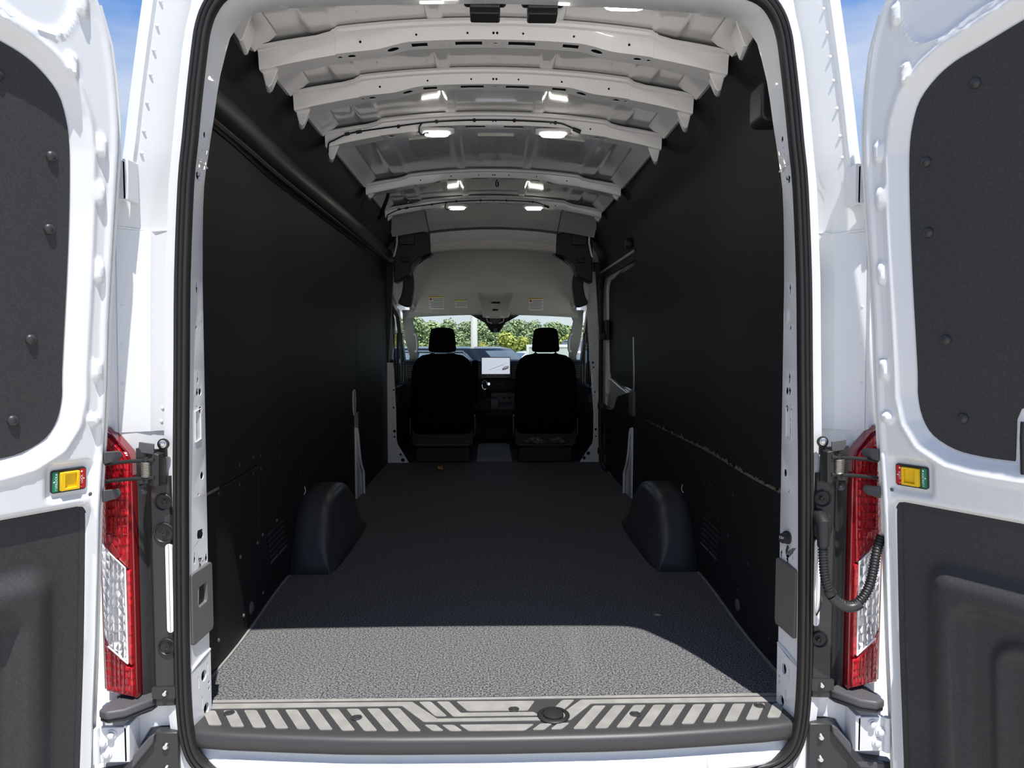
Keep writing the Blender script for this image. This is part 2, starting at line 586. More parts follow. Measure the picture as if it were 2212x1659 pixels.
JP = jamb_pts()
JSIDE = {}
for s, side in ((-1, 'left'), (1, 'right')):
    w = thing('wall_rear_' + side, 'white painted %s corner pillar of the van round the rear opening' % side, 'van pillar', (s * 0.9, 0.05, -0.3), kind='structure')
    JSIDE[s] = w
    p = MB()
    p.loft([pillar_ring(s, z) for z in ZP], closed=False, caps=False)
    obj('corner_post', p, 'paint', w, sharp=30)
    # folded seam where the upper body side meets the lower one
    xo, xs = tab(1.30, XO), tab(1.30, XS)
    sm = MB()
    sm.tube([(s * (xo - 0.043), 0.044, 1.300), (s * lerp(xo, xs, .55), 0.072, 1.292), (s * (xs + 0.045), 0.100, 1.300)], 0.003, 6)
    obj('panel_seam', sm, 'paint', w)
    # cover sheet over the channel, and its lower edge
    ch = MB()
    rr_ = []
    for z in (0.775, 0.9, 1.1, 1.293):
        xo, xs = tab(z, XO), tab(z, XS)
        rr_.append([(s * (xo - 0.041), 0.040, z), (s * lerp(xo, xs, .40), 0.058, z), (s * lerp(xo, xs, .56), 0.069, z), (s * lerp(xo, xs, .60), 0.079, z), (s * (xs + 0.041), 0.098, z),
                    (s * (xs + 0.041), 0.102, z), (s * lerp(xo, xs, .6), 0.083, z), (s * (xo - 0.041), 0.046, z)])
    ch.loft(rr_)
    obj('cover_sheet', ch, 'paint', w, sharp=30)
    # weld dimples down the flange
    for z in (1.86, 1.80, 1.74, 1.68, 1.61, 1.54, 1.485, 1.40, 1.385, 1.35, 1.22, 1.1, 1.0, 0.9):
        d_ = MB()
        xo = tab(z, XO)
        d_.lathe([(0.0055, 0), (0.0045, 0.0012), (0.002, 0.0018)], (s * (xo - 0.048), 0.0445, z), (0, -1, 0), 8)
        obj('weld_spot', d_, 'paint', w)
    for u, z in ((.5, .80), (.78, .80), (.5, .835), (.8, .835), (.92, 1.04), (.9, .87)):
        d_ = MB()
        xo, xs = tab(z, XO), tab(z, XS)
        d_.lathe([(0.005, 0), (0.004, 0.0015), (0.0015, 0.002)], (s * lerp(xo - 0.04, xs + 0.04, u), lerp(.040, .098, u), z), (0, -1, 0), 8)
        obj('weld_spot', d_, 'paint', w)
    # inner jamb with its punched holes
    jb = MB()
    rings = []
    for a, b, c in JP:
        th = 0.0022
        up = 1 if b[2] > 1.74 else 0
        e1 = (c[0] + (0.062 if not up else 0.02), 0.150, c[2] + (0.0 if not up else 0.05))
        prof = [a, (lerp(a[0], b[0], .6), 0.016, lerp(a[2], b[2], .6)), b, (lerp(b[0], c[0], .12), 0.046, lerp(b[2], c[2], .12)), c, (c[0] + 0.004 * (1 - up), 0.135, c[2] + 0.006 * up), e1]
        off = [(q[0] + (th if not up else th * 0.5), q[1] + th * 0.9, q[2] + (0 if not up else th)) for q in prof]
        rings.append([(s * q[0], q[1], q[2]) for q in prof + off[::-1]])
    jb.loft(rings)
    cu = MB()

    def hole(z, y, r, rz=None, cu=cu, s=s):
        x = lerp(tab(z, MIDJ), tab(z, INJ), (y - 0.032) / 0.093)
        n = 12
        cu.prism([(y + r * math.cos(2 * math.pi * k / n), z + (rz or r) * math.sin(2 * math.pi * k / n)) for k in range(n)], s * (x - 0.02), s * (x + 0.02), lambda u, v, w_: (w_, u, v))

    def slot(z, y, hy, hz, cu=cu, s=s):
        x = lerp(tab(z, MIDJ), tab(z, INJ), (y - 0.032) / 0.093)
        cu.box(min(s * (x - 0.02), s * (x + 0.02)), max(s * (x - 0.02), s * (x + 0.02)), y - hy, y + hy, z - hz, z + hz)

    for z, y, r in ((1.545, .095, .006), (1.522, .093, .003), (1.505, .092, .003), (0.876, .100, .0075), (0.828, .100, .0070), (0.652, .104, .0080), (1.046, .085, .0045),
                    (1.043, .100, .0022), (0.605, .086, .0035), (0.800, .078, .005), (0.112, .090, .012), (0.018, .098, .012), (0.083, .112, .004), (0.066, .112, .004), (0.838, .083, .003)):
        hole(z, y, r, r * 1.35)
    for z, y, hy, hz in ((1.437, .093, .0015, .012), (1.437, .083, .004, .010), (1.150, .090, .002, .015), (0.912, .089, .002, .015), (0.876, .087, .003, .010),
                         (0.770, .079, .002, .016), (0.123, .106, .002, .016), (0.105, .066, .002, .018), (0.043, .080, .002, .018), (0.440, .064, .002, .016), (0.425, .118, .002, .012)):
        slot(z, y, hy, hz)
    slot(0.415, .090, .003, .014)
    slot(0.428, .090, .009, .0045)
    if s < 0:
        slot(0.497, .092, .012, .012)
    jm = cut(jb, cu, 'jamb')
    obj('jamb', jm, 'paint', w, sharp=32)
    # lap joint of the two jamb sheets, pressed pocket frames
    lp = MB()
    z = 1.478
    lp.tube([(s * (tab(z + .01, XS) - .032), 0.013, z + .012), (s * (tab(z, MIDJ) - .001), 0.032, z + .012), (s * (tab(z, INJ)), 0.08, z), (s * (tab(z, INJ) - .001), 0.124, z - 0.012)], 0.0022, 6)
    obj('jamb_lap', lp, 'paint', w)
    z = 0.165
    lp = MB()
    lp.tube([(s * (tab(z, XS) - .032), 0.013, z - .02), (s * (tab(z, MIDJ) - .001), 0.034, z - 0.02), (s * (tab(z, INJ) + .004), 0.09, z), (s * (tab(z, INJ) - .001), 0.124, z + 0.006)], 0.004, 6)
    obj('jamb_lap', lp, 'paint', w)
    # base plate of the jamb
    bp = MB()
    bp.prism([(0.034, -0.03), (0.034, 0.142), (0.075, 0.150), (0.123, 0.168), (0.123, 0.0), (0.10, -0.03)], 0, 0.003, lambda u, v, w_, s=s: (s * (lerp(tab(v, MIDJ), tab(v, INJ), (u - 0.032) / 0.093) - 0.001 - w_), u, v))
    cu2 = MB()
    for zz, yy, r in ((0.112, .090, .012), (0.018, .098, .012), (0.083, .112, .004), (0.066, .112, .004)):
        x = tab(zz, INJ)
        cu2.prism([(yy + r * math.cos(k * math.pi / 6), zz + 1.3 * r * math.sin(k * math.pi / 6)) for k in range(12)], s * (x - 0.03), s * (x + 0.03), lambda u, v, w_: (w_, u, v))
    for zz, yy in ((0.123, .108), (0.105, .066), (0.043, .080)):
        x = tab(zz, INJ)
        cu2.box(min(s * (x - .03), s * (x + .03)), max(s * (x - .03), s * (x + .03)), yy - .002, yy + .002, zz - .017, zz + .017)
    obj('jamb_foot', cut(bp, cu2, 'jamb_foot'), 'paint', w)
    pf = MB()
    x = tab(0.79, INJ) + .004
    pf.tube([(s * x, .069, .825), (s * (x - .002), .100, .832), (s * (x - .002), .098, .752), (s * (x + .002), .072, .745), (s * x, .069, .825)], 0.0018, 6)
    obj('pocket_rim', pf, 'paint', w)

# ---- header and roof outside
hd = thing('wall_rear_top', 'white header above the rear opening joining the two corner pillars', 'van header', (0, 0.05, 1.9), kind='structure')
p = MB()
N = 24
rings = []
for i in range(N + 1):
    x = lerp(-0.742, 0.742, i / N)
    zt = 1.885 + 0.012 * (1 - (x / .8) ** 2)
    zs = 2.09 - 0.13 * x * x
    rings.append([(x, 0.016, 1.93 - 0.09 * abs(x) ** 3), (x, 0.03, zs - .03), (x, 0.06, zs), (x, 0.13, zs), (x, 0.14, 1.94 - 0.06 * x * x)])
p.loft(rings, closed=False, caps=False)
obj('header_skin', p, 'paint', hd)
p = MB()
rings = []
for i in range(33):
    x = lerp(-0.87, 0.87, i / 32)
    rings.append([(x, 0.05, 2.095 - 0.13 * x * x), (x, 4.9, 2.095 - 0.13 * x * x)])
p.loft(rings, closed=False, caps=False)
obj('outer_roof', p, 'paint', hd)

# ---- sill body below the step plate
sb = thing('wall_rear_bottom', 'white painted body sill under the dark step plate', 'van sill', (0, 0, -0.2), kind='structure')


def front_y(x):
    return float(np.interp(abs(x), [0, 0.26, 0.39, 0.56, 0.70, 0.78, 0.81], [-0.041, -0.038, -0.033, -0.018, -0.004, 0.010, 0.022]))


rings = []
for i in range(41):
    x = lerp(-0.80, 0.80, i / 40)
    fy = front_y(x) + 0.012
    k = min(1, max(0, (0.76 - abs(x)) / 0.10))
    rings.append([(x, 0.17, -0.012), (x, fy + 0.01, -0.035), (x, fy + 0.008, -0.060), (x, fy + 0.000, -0.070), (x, fy - 0.012 * k, -0.078), (x, fy - 0.020 * k, -0.090),
                  (x, fy - 0.024 * k, -0.097), (x, fy - 0.012 * k, -0.108), (x, fy - 0.010 * k, -0.135), (x, fy - 0.02, -0.155), (x, fy - 0.02, -0.30)])
p = MB()
p.loft(rings, closed=False, caps=False)
obj('sill_body', p, 'paint', sb, sharp=60)
p = MB()
p.rbox(-0.185, -0.055, -0.062, -0.03, -0.142, -0.098, 0.006)
rc = obj('latch_recess', p, 'plastic_black', sb)
for x in (-.15, -.095):
    p = MB()
    p.tube([(x, -.064, -.135), (x, -.068, -.118), (x + .02, -.068, -.118), (x + .02, -.064, -.135)], .003, 6)
    obj('latch_hook', p, 'steel', rc)
for x in (-.26, -.155, .55):
    p = MB()
    p.prism([(-.008, -.098), (.008, -.098), (.004, -.070), (-.004, -.070)], 0, .018, lambda u, v, w_, x=x: (x + u, front_y(x) + .002 - w_, v))
    obj('sill_rib', p, 'paint', sb, bevel=.003)
# bumper top out of sight below
p = MB()
rings = []
for i in range(21):
    x = lerp(-1.0, 1.0, i / 20)
    fy = -0.16 + 0.12 * abs(x) ** 4
    rings.append([(x, 0.0, -0.30), (x, fy + .03, -0.30), (x, fy, -0.33), (x, fy, -0.55), (x, 0.0, -0.58)])
p.loft(rings)
tag(obj('rear_bumper', p, 'plastic_step', None), 'dark grey plastic rear bumper below the opening', 'bumper', kind='structure')

# ---- side linings
def lining(name, parent, s, y0, y1, zs, m='liner', th=0.005, inset=0.0, ny=2):
    p = MB()
    rings = []
    ys = [y0] + [y for y in np.arange(.5, 1.35, .1) if y0 + .02 < y < y1 - .02] + [y1]
    for z in zs:
        k = min(max((1.80 - z) / .15, 0), 1)
        x = tab(z, XW) - inset
        rings.append([(s * (x + k * wdx(y)), y, z) for y in ys] + [(s * (x + th + k * wdx(y)), y, z) for y in ys[::-1]])
    p.loft(rings)
    return obj(name, p, m, parent, bevel=0.0012, seg=1)


wl_ = thing('wall_left', 'black hardboard lining of the left cargo wall', 'wall lining', (-0.86, 2.0, 0), kind='structure')
wr_ = thing('wall_right', 'black hardboard lining of the right cargo wall', 'wall lining', (0.86, 2.0, 0), kind='structure')
mid_zs = [0.560, 1.0, 1.4, 1.655]
low_zs = [0.004, 0.28, 0.554]
up_zs = [1.66, 1.70, 1.74, 1.78, 1.82, 1.86, 1.90, 1.945]
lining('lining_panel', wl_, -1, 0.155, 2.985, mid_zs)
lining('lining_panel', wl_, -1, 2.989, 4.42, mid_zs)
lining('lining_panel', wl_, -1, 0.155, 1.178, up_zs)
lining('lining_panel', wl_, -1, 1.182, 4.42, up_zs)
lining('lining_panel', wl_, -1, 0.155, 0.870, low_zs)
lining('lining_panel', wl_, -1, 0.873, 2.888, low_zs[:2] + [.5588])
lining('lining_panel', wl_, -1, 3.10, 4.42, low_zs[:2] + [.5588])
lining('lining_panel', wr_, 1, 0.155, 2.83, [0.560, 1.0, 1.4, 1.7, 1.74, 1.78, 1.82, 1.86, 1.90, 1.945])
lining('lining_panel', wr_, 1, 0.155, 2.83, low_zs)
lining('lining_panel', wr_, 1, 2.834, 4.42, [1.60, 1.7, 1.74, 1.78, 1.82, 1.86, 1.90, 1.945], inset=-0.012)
# body metal behind the lining
for s, w in ((-1, wl_), (1, wr_)):
    p = MB()
    p.loft([[(s * (tab(z, XW) + 0.05), 0.15, z), (s * (tab(z, XW) + 0.05), 4.6 if s < 0 else 2.825, z)] for z in (-0.02, 1.0, 1.66, 1.78, 1.86, 1.97)], closed=False, caps=False)
    obj('body_side', p, 'paint_inner', w)
# long rounded trunking along the left wall
p = MB()
rings = []
prof = [(0.000, 1.683), (0.010, 1.679), (0.026, 1.690), (0.036, 1.712), (0.036, 1.738), (0.028, 1.764), (0.014, 1.781), (0.0, 1.786)]
for y in (0.165, .45, .7, .9, 1.1, 1.3, 2.0, 3.0, 4.35):
    rings.append([(-(0.852 + .4 * wdx(y) - o), y, z) for o, z in prof] + [(-0.90, y, 1.786), (-0.90, y, 1.683)])
p.loft(rings)
obj('trunking', p, 'plastic_black', wl_, sharp=70)
p = MB()
p.loft([[(-(.843 + .4 * wdx(y)), y, 1.676), (-(.86 + .4 * wdx(y)), y, 1.676), (-(.86 + .4 * wdx(y)), y, 1.6805), (-(.843 + .4 * wdx(y)), y, 1.6805)] for y in (.165, .45, .7, .9, 1.1, 1.3, 4.35)])
obj('trunking_lip', p, 'plastic_grey', wl_)
# short trunking cover by the right post
p = MB()
p.rbox(0.775, 0.858, 0.30, 0.405, 1.655, 1.775, 0.022)
obj('cover_box', p, 'plastic_black', wr_, bevel=0.008, seg=3)

SCREW = None


def stud(w, s, y, z, r=0.007, m='plastic_dark', x=None):
    p = MB()
    x = (tab(z, XW) + wdx(y) if x is None else x)
    p.lathe([(r, 0), (r, 0.002), (r * 0.7, 0.0045), (r * 0.25, 0.005), (r * 0.25, 0.003)], (s * x, y, z), (-s, 0, 0), 10)
    return obj('rivet', p, m, w)


for y, z in ((.423, .540), (.395, .085), (.641, .072), (.616, .284), (.837, .273), (.915, .283), (.905, .062), (.624, .595), (.624, .530), (.80, .595), (.80, .535), (.905, .585), (.905, .535), (1.2, .60), (1.2, .53),
             (1.54, .40), (2.955, 1.41), (3.02, 1.41), (2.955, 1.12), (3.02, 1.12), (2.955, .89), (3.02, .89), (2.985, .77), (4.37, 1.1), (4.37, .95), (1.142, .283), (2.2, .6)):
    stud(wl_, -1, y, z, m='steel_dark' if z > .3 else 'plastic_grey')
for y, z in ((.391, .075), (.714, .12), (.86, .28), (1.02, .30), (1.14, .42), (1.16, .28), (.80, .45), (.60, .25), (2.81, 1.2), (2.81, .92), (2.81, 1.45), (1.5, 1.75), (1.2, 1.66), (1.24, .41)):
    stud(wr_, 1, y, z, m='steel_dark')
# oval lashing-hole covers near the floor
for s, w, y in ((-1, wl_, .735), (1, wr_, .714)):
    p = MB()
    p.lathe([(0.022, 0), (0.022, 0.003), (0.017, 0.006), (0.004, 0.007)], (s * (.862 + wdx(y)), y, .066), (-s, 0, 0), 14)
    obj('hole_cover', p, 'plastic_grey', w)
# louvre slots behind the wheel arch
for s, w in ((-1, wl_), (1, wr_)):
    for k in range(6):
        for j in range(2):
            y0 = 1.0 + j * 0.135 + k * 0.008
            z = 0.262 - k * 0.024
            p = MB()
            p.prism([(0, z), (0.0045, z - .001), (0.0045, z - .006), (0, z - .010)], y0, y0 + .11, lambda u, v, w_, s=s: (s * (.862 + wdx(w_) - u), w_, v))
            obj('louvre', p, 'plastic_grey' if k in (5,) else 'plastic_dark', w)
# torn board along the joint of the right lining
rnd = random.Random(3)
for k in range(30):
    y = 0.33 + (k / 29.0) ** 1.2 * 2.0 + rnd.uniform(-.02, .02)
    h_ = rnd.uniform(.001, .010) * (1.8 if k % 5 == 0 else .8)
    p = MB()
    w2 = rnd.uniform(.012, .05)
    p.prism([(y - w2, .551), (y + w2, .551), (y + w2 * .5, .560), (y + rnd.uniform(-.3, .5) * w2, .558 + h_), (y - w2 * .35, .561)], 0, .0035, lambda u, v, w_: (.8625 + wdx(u) - w_, u, v))
    obj('torn_edge', p, 'torn_wood', wr_)
p = MB()
p.prism([(1.27, .556), (1.20, .548), (1.15, .552), (1.13, .556), (1.20, .568), (1.25, .566)], 0, .004, lambda u, v, w_: (.8625 + wdx(u) - w_, u, v))
obj('torn_edge', p, 'plastic_grey', wr_)
p = MB()
p.box(-.8625, -.8585, .16, .42, .553, .5615)
obj('torn_edge', p, 'torn_wood', wl_)
# white bracket ends showing through the lining low down, oval cut-out above
for s, w in ((-1, wl_), (1, wr_)):
    yb = 2.90 if s < 0 else 2.86
    path = [(yb, .470), (yb + .02, .42), (yb + .05, .30), (yb + .10, .215), (yb + .185, .15), (yb + .20, .13), (yb + .205, -.0), (yb - .01, .004), (yb - .015, .30), (yb - .015, .455)]
    p = MB()
    p.prism(path, 0, .012, lambda u, v, w_, s=s: (s * (.898 - w_), u, v))
    br = obj('bracket_plate', p, 'paint_inner', w, bevel=.003)
    p = MB()
    p.tube([(s * .884, yb + .005, .46), (s * .882, yb + .03, .42), (s * .880, yb + .06, .30), (s * .878, yb + .11, .215), (s * .876, yb + .19, .145), (s * .876, yb + .20, .0)], .008, 6)
    obj('bracket_lip', p, 'paint_inner', w)
    for z in (.11, .03):
        p = MB()
        p.lathe([(.005, 0), (.005, .001)], (s * .8855, yb + .06, z), (-s, 0, 0), 8)
        obj('bracket_hole', p, 'plastic_black', w)
p = MB()
p.prism(smooth_path([(2.83, .69, 0), (2.86, .713, 0), (2.92, .703, 0), (2.94, .628, 0), (2.915, .568, 0), (2.86, .548, 0), (2.835, .585, 0)], 4, True), 0, .006, lambda u, v, w_: (-(.898 - w_), u, v))
obj('oval_plate', p, 'paint_inner', wl_, bevel=.003)
# small hooked clips above the wheel arches
for s, w in ((-1, wl_), (1, wr_)):
    p = MB()
    p.tube([(s * .895, 1.60, .335), (s * .892, 1.605, .315), (s * .891, 1.595, .308), (s * .891, 1.57, .302)], .0016, 5)
    obj('clip', p, 'sticker', w)

# ---- ceiling
ce = thing('ceiling', 'white painted metal roof of the cargo area with pressed cross ribs', 'van roof', (0, 2.0, 2.03), kind='structure')
RIBS = [(0.58, 0.045), (1.00, 0.042), (1.53, 0.040), (2.60, 0.038), (3.39, 0.036)]
edges = [0.13, 0.60, 1.02, 1.56, 2.62, 3.41]


def bead(x):
    a = abs(x)

    def st(a, lo, hi, r=0.008):
        return min(max((a - lo) / r, 0), 1) * min(max((hi - a) / r, 0), 1)
    return 0.007 * (st(a, .165, .222) + st(a, .50, .60))


XG = sorted(set([round(-0.80 + 0.02 * i, 4) for i in range(81)] + [s * v for s in (-1, 1) for v in (.165, .173, .214, .222, .345, .353, .367, .375, .50, .508, .592, .60)]))
for i in range(5):
    p = MB()
    y0, y1 = edges[i], edges[i + 1]
    rings = []
    ny = 10
    for j in range(ny + 1):
        t = j / ny
        y = lerp(y0, y1, t)
        endf = min(1, min(t, 1 - t) * (y1 - y0) / 0.05)
        rings.append([(x, y, skin_z(x) - bead(x) * endf + 0.012) for x in XG])
    p.loft(rings, closed=False, caps=False)
    obj('roof_panel', p, 'roof_paint', ce, sharp=0)
# stiffening swage across the second panel
p = MB()
p.loft([[(x, .735, skin_z(x) + .008), (x, .75, skin_z(x) - .004), (x, .785, skin_z(x) - .004), (x, .80, skin_z(x) + .008)] for x in [lerp(-.62, .62, k / 30) for k in range(31)]], closed=False, caps=False)
obj('cross_swage', p, 'roof_paint', ce)


def rib_depth(x, d):
    a = abs(x)
    t = min(max((a - .27) / .13, 0), 1)
    t = t * t * (3 - 2 * t)
    return d + 0.017 * t + 0.010 * max(0, a - .5) / .25


def rib_ring(x, y, d, wide=0.0, th=0.002):
    zt = skin_z(x) + 0.004
    dd = rib_depth(x, d) + 0.004
    a = abs(x)
    wb = 0.064 + 0.008 * min(max((a - .27) / .1, 0), 1) + 0.02 * max(0, a - .5) / .25
    zb = zt - dd - wide
    gp = min(max((a - .50) / .04, 0), 1)
    gp = .014 * gp * gp * (3 - 2 * gp)
    o = [(y - .046 + gp, zt - gp), (y - .032 + gp, zt - .002 - gp), (y - .028 + gp * .6, zt - .010 - gp), (y - .016 + gp * .3, zt - .013 - gp), (y - .004, zb + .006), (y, zb), (y + wb, zb), (y + wb + .006, zb + .006), (y + wb + .012, zt - .01), (y + wb + .03, zt - .002), (y + wb + .04, zt)]
    inn = [(q[0] + (th if k < 5 else (-th if k > 6 else 0)), q[1] + th) for k, q in enumerate(o)]
    return [(x, a_, b_) for a_, b_ in o] + [(x, a_, b_) for a_, b_ in inn[::-1]]


for ri, (ry, d) in enumerate(RIBS):
    rb = MB()
    xs_ = [lerp(-.755, .755, k / 60) for k in range(61)]
    rb.loft([rib_ring(x, ry, d) for x in xs_])
    cu = MB()

    def vbox(x, hx, y=ry, cu=cu, hy=0.0155):
        zb = skin_z(x) - rib_depth(x, d)
        cu.box(x - hx, x + hx, y + .032 - hy, y + .032 + hy, zb - .012, zb + .012)

    def vhole(x, rx, ry_=None, y=ry, cu=cu, dy=.032, n=12):
        zb = skin_z(x) - rib_depth(x, d)
        ry_ = ry_ or rx
        cu.prism([(x + rx * math.cos(2 * math.pi * k / n), y + dy + ry_ * math.sin(2 * math.pi * k / n)) for k in range(n)], zb - .012, zb + .012)

    def fhole(x, r, dz=.5, y=ry, cu=cu, n=10):
        zt = skin_z(x)
        dd = rib_depth(x, d)
        zc = zt - .016 - dz * (dd - .022)
        cu.prism([(x + r * math.cos(2 * math.pi * k / n), zc + r * math.sin(2 * math.pi * k / n)) for k in range(n)], y - .03, y + .012, lambda u, v, w_: (u, w_, v))

    for s in (-1, 1):
        vbox(s * .087, .044)
        vbox(s * .248, .026)
        vhole(s * .335, .019, .016, dy=.034)
        vhole(s * .47, .013, .012, dy=.034)
        vhole(s * .43, .005, .004)
        vhole(s * .575, .006, .004)
        vhole(s * .635, .006, .005)
        vhole(s * .507, .006, .008)
        vbox(s * .685, .018)
        vhole(s * .155, .006, .0035)
        vhole(s * .174, .006, .0035)
        vhole(s * .022, .005, .0035)
        fhole(s * .006, .0042)
        fhole(s * .09, .0036)
        fhole(s * .255, .0036)
        fhole(s * .435, .0042)
        fhole(s * .672, .0042, .35)
        fhole(s * .662, .0042, .42)
    vhole(0, .009, .006)
    rm = cut(rb, cu, 'roof_rib')
    rib = obj('roof_rib', rm, 'paint_inner', ce, sharp=40)
    # black strip added inside the hollow rib, standing in for shade behind the slots
    fm = MB()
    fm.loft([[(x, ry + .004, skin_z(x) - .004), (x, ry + .060, skin_z(x) - .004), (x, ry + .060, skin_z(x) - rib_depth(x, d) + .009), (x, ry + .004, skin_z(x) - rib_depth(x, d) + .009)] for x in [lerp(-.70, .70, k / 28) for k in range(29)]])
    obj('slot_shade_strip', fm, 'seat_plastic', rib)
    # end brackets lapped over the rib and the pointed tails going down the wall
    for s in (-1, 1):
        p = MB()
        p.loft([rib_ring(s * x, ry - .003, d, 0.003, 0.0015) for x in (.515, .525, .57, .62, .67, .715, .76)])
        # step edge
        obj('rib_bracket', p, 'paint_inner', rib, sharp=40)
        sc = 1.0 if ri < 3 else .72
        zt = skin_z(.74) - .03
        tip = zt - (.095 if ri < 3 else .06) * 1.0
        p = MB()
        p.prism([(.758, zt + .02), (.757, lerp(zt, tip, .55)), (.748, tip + .006), (.738, tip), (.728, tip + .008), (.708, lerp(zt, tip, .45)), (.690, zt + .005)], ry + .020, ry + .085,
                lambda u, v, w_, s=s: (s * (u + .25 * (w_ - ry - .02)), w_, v))
        obj('rib_tail', p, 'paint_inner', rib, bevel=.003)
# side rails between the ribs
for s in (-1, 1):
    for i in range(5):
        y0 = .15 if i == 0 else RIBS[i - 1][0] + .05
        y1 = RIBS[i][0] - .045
        p = MB()
        p.loft([[(s * .690, y, skin_z(.69) + .006), (s * .715, y, skin_z(.715) - .010), (s * .742, y, 1.948), (s * .760, y, 1.925), (s * .775, y, 1.93), (s * .79, y, 1.98)] for y in (y0, lerp(y0, y1, .5), y1)], closed=False, caps=False)
        obj('side_rail', p, 'paint_inner', ce, sharp=50)
# pointed tongues of the roof rail by the rear opening
for s in (-1, 1):
    p = MB()
    p.prism([(.775, 1.95), (.755, 1.905), (.728, 1.862), (.718, 1.864), (.704, 1.90), (.690, 1.935)], .29, .40, lambda u, v, w_, s=s: (s * (u + .2 * (w_ - .29)), w_, v))
    obj('rail_tongue', p, 'paint_inner', ce, bevel=.003)
# sound damping pads on the fourth panel
for x in (-.335, .008, .362):
    p = MB()
    p.loft([[(x + u, 1.87, skin_z(x + u) + .004), (x + u, 2.20, skin_z(x + u) + .004), (x + u, 2.20, skin_z(x + u) + .012), (x + u, 1.87, skin_z(x + u) + .012)] for u in [lerp(-.09, .09, k / 8) for k in range(9)]])
    obj('damping_pad', p, 'pad', ce)
# plain front roof panel and front header
p = MB()
rings = []
for x in [lerp(-.80, .80, k / 40) for k in range(41)]:
    rings.append([(x, 3.41, skin_z(x) + .010), (x, 3.60, skin_z(x) + .006), (x, 3.75, skin_z(x) - .004), (x, 3.95, skin_z(x) - .055), (x, 4.05, skin_z(x) - .10)])
p.loft(rings, closed=False, caps=False)
obj('roof_panel', p, 'roof_paint', ce, sharp=60)
p = MB()
rings = []
for x in [lerp(-.50, .50, k / 24) for k in range(25)]:
    z0 = 1.90 - .14 * x * x
    rings.append([(x, 4.02, z0 + .01), (x, 4.04, z0 - .01), (x, 4.07, z0 - .062), (x, 4.085, z0 - .07), (x, 4.10, z0 - .06)])
p.loft(rings, closed=False, caps=False)
obj('front_header', p, 'paint_inner', ce, sharp=50)
for s in (-1, 1):
    p = MB()
    p.tube([(s * .515, 3.42, skin_z(.515) + .004), (s * .51, 3.7, skin_z(.51) - .008), (s * .50, 4.02, 1.865)], .0025, 5)
    obj('panel_seam', p, 'rubber', ce)

# ================================================================== rear doors
def sdf_poly(S, Z, poly):
    d = np.full(S.shape, 1e9)
    inside = np.zeros(S.shape, bool)
    n = len(poly)
    for i in range(n):
        ax, ay = poly[i][0], poly[i][1]
        bx, by = poly[(i + 1) % n][0], poly[(i + 1) % n][1]
        ex, ey = bx - ax, by - ay
        wx, wy = S - ax, Z - ay
        t = np.clip((wx * ex + wy * ey) / max(ex * ex + ey * ey, 1e-12), 0, 1)
        d = np.minimum(d, np.hypot(wx - ex * t, wy - ey * t))
        c1 = (ay <= Z) & (by > Z)
        c2 = (ay > Z) & (by <= Z)
        cr = ex * wy - ey * wx
        inside ^= (c1 & (cr > 0)) | (c2 & (cr < 0))
    return np.where(inside, -d, d)


def sstep(d, a, b):
    t = np.clip((d - a) / (b - a), 0, 1)
    return t * t * (3 - 2 * t)


def sd_rbox(S, Z, cs, cz, hs, hz, r):
    qx, qy = np.abs(S - cs) - hs + r, np.abs(Z - cz) - hz + r
    return np.hypot(np.maximum(qx, 0), np.maximum(qy, 0)) + np.minimum(np.maximum(qx, qy), 0) - r


UPPER = [(0.1196, 0.9416), (0.1195, 0.8778), (0.1298, 0.8236), (0.1548, 0.7832), (0.2044, 0.7559), (0.2589, 0.7468), (0.3297, 0.7447), (0.5013, 0.7447), (0.6012, 0.7488), (0.6566, 0.7761), (0.6926, 0.8316), (0.7091, 0.9217), (0.7223, 1.0996), (0.7363, 1.3414), (0.7397, 1.5307), (0.7268, 1.6147), (0.6898, 1.6703), (0.6237, 1.6952), (0.5286, 1.6952), (0.4521, 1.6841), (0.3619, 1.6638), (0.2675, 1.6370), (0.2162, 1.6221), (0.1770, 1.6007), (0.1389, 1.5625), (0.1201, 1.5119), (0.1111, 1.4469), (0.1093, 1.3127), (0.1123, 1.1552)]
NOTCH = [(0.3280, 0.7000), (0.3331, 0.8366), (0.3419, 0.8597), (0.3591, 0.8697), (0.3756, 0.8597), (0.3827, 0.8366), (0.3780, 0.7000)]
LOWER = [(0.0646, 0.5924), (0.0713, 0.6058), (0.0856, 0.6099), (0.6581, 0.6099), (0.6982, 0.6027), (0.7128, 0.5770), (0.6972, -0.2827), (0.6703, -0.3164), (0.0823, -0.3164), (0.0608, -0.2827), (0.0647, -0.0721), (0.0619, 0.2309), (0.0628, 0.4942)]
TOPREC = [(0.1182, 1.8170), (0.1173, 1.7622), (0.1223, 1.7302), (0.1406, 1.6952), (0.1674, 1.6804), (0.1951, 1.6814), (0.2163, 1.6869), (0.2676, 1.7090), (0.4353, 1.7485), (0.6253, 1.7622), (0.7197, 1.7439), (0.7488, 1.7805), (0.7214, 1.8352), (0.5805, 1.8624), (0.3448, 1.8624), (0.1749, 1.8579)]
EDGE = ((-0.4407, 0.0448), (-0.3727, 0.0323), (-0.0830, 0.0278), (0.2309, 0.0220), (0.5976, 0.0197), (0.7812, 0.0123), (0.8818, 0.0097), (1.0505, 0.0089), (1.2743, 0.0005), (1.3891, -0.0038), (1.4554, -0.0069), (1.5119, -0.0066), (1.5774, -0.0011), (1.6518, 0.0088), (1.7072, 0.0195), (1.7439, 0.0310), (1.7805, 0.0463), (1.8170, 0.0709), (1.8533, 0.1087), (1.8805, 0.1571), (1.8940, 0.2237))


LEAN = math.radians(5.0)                # the rear face of the van leans, so the opened doors do too


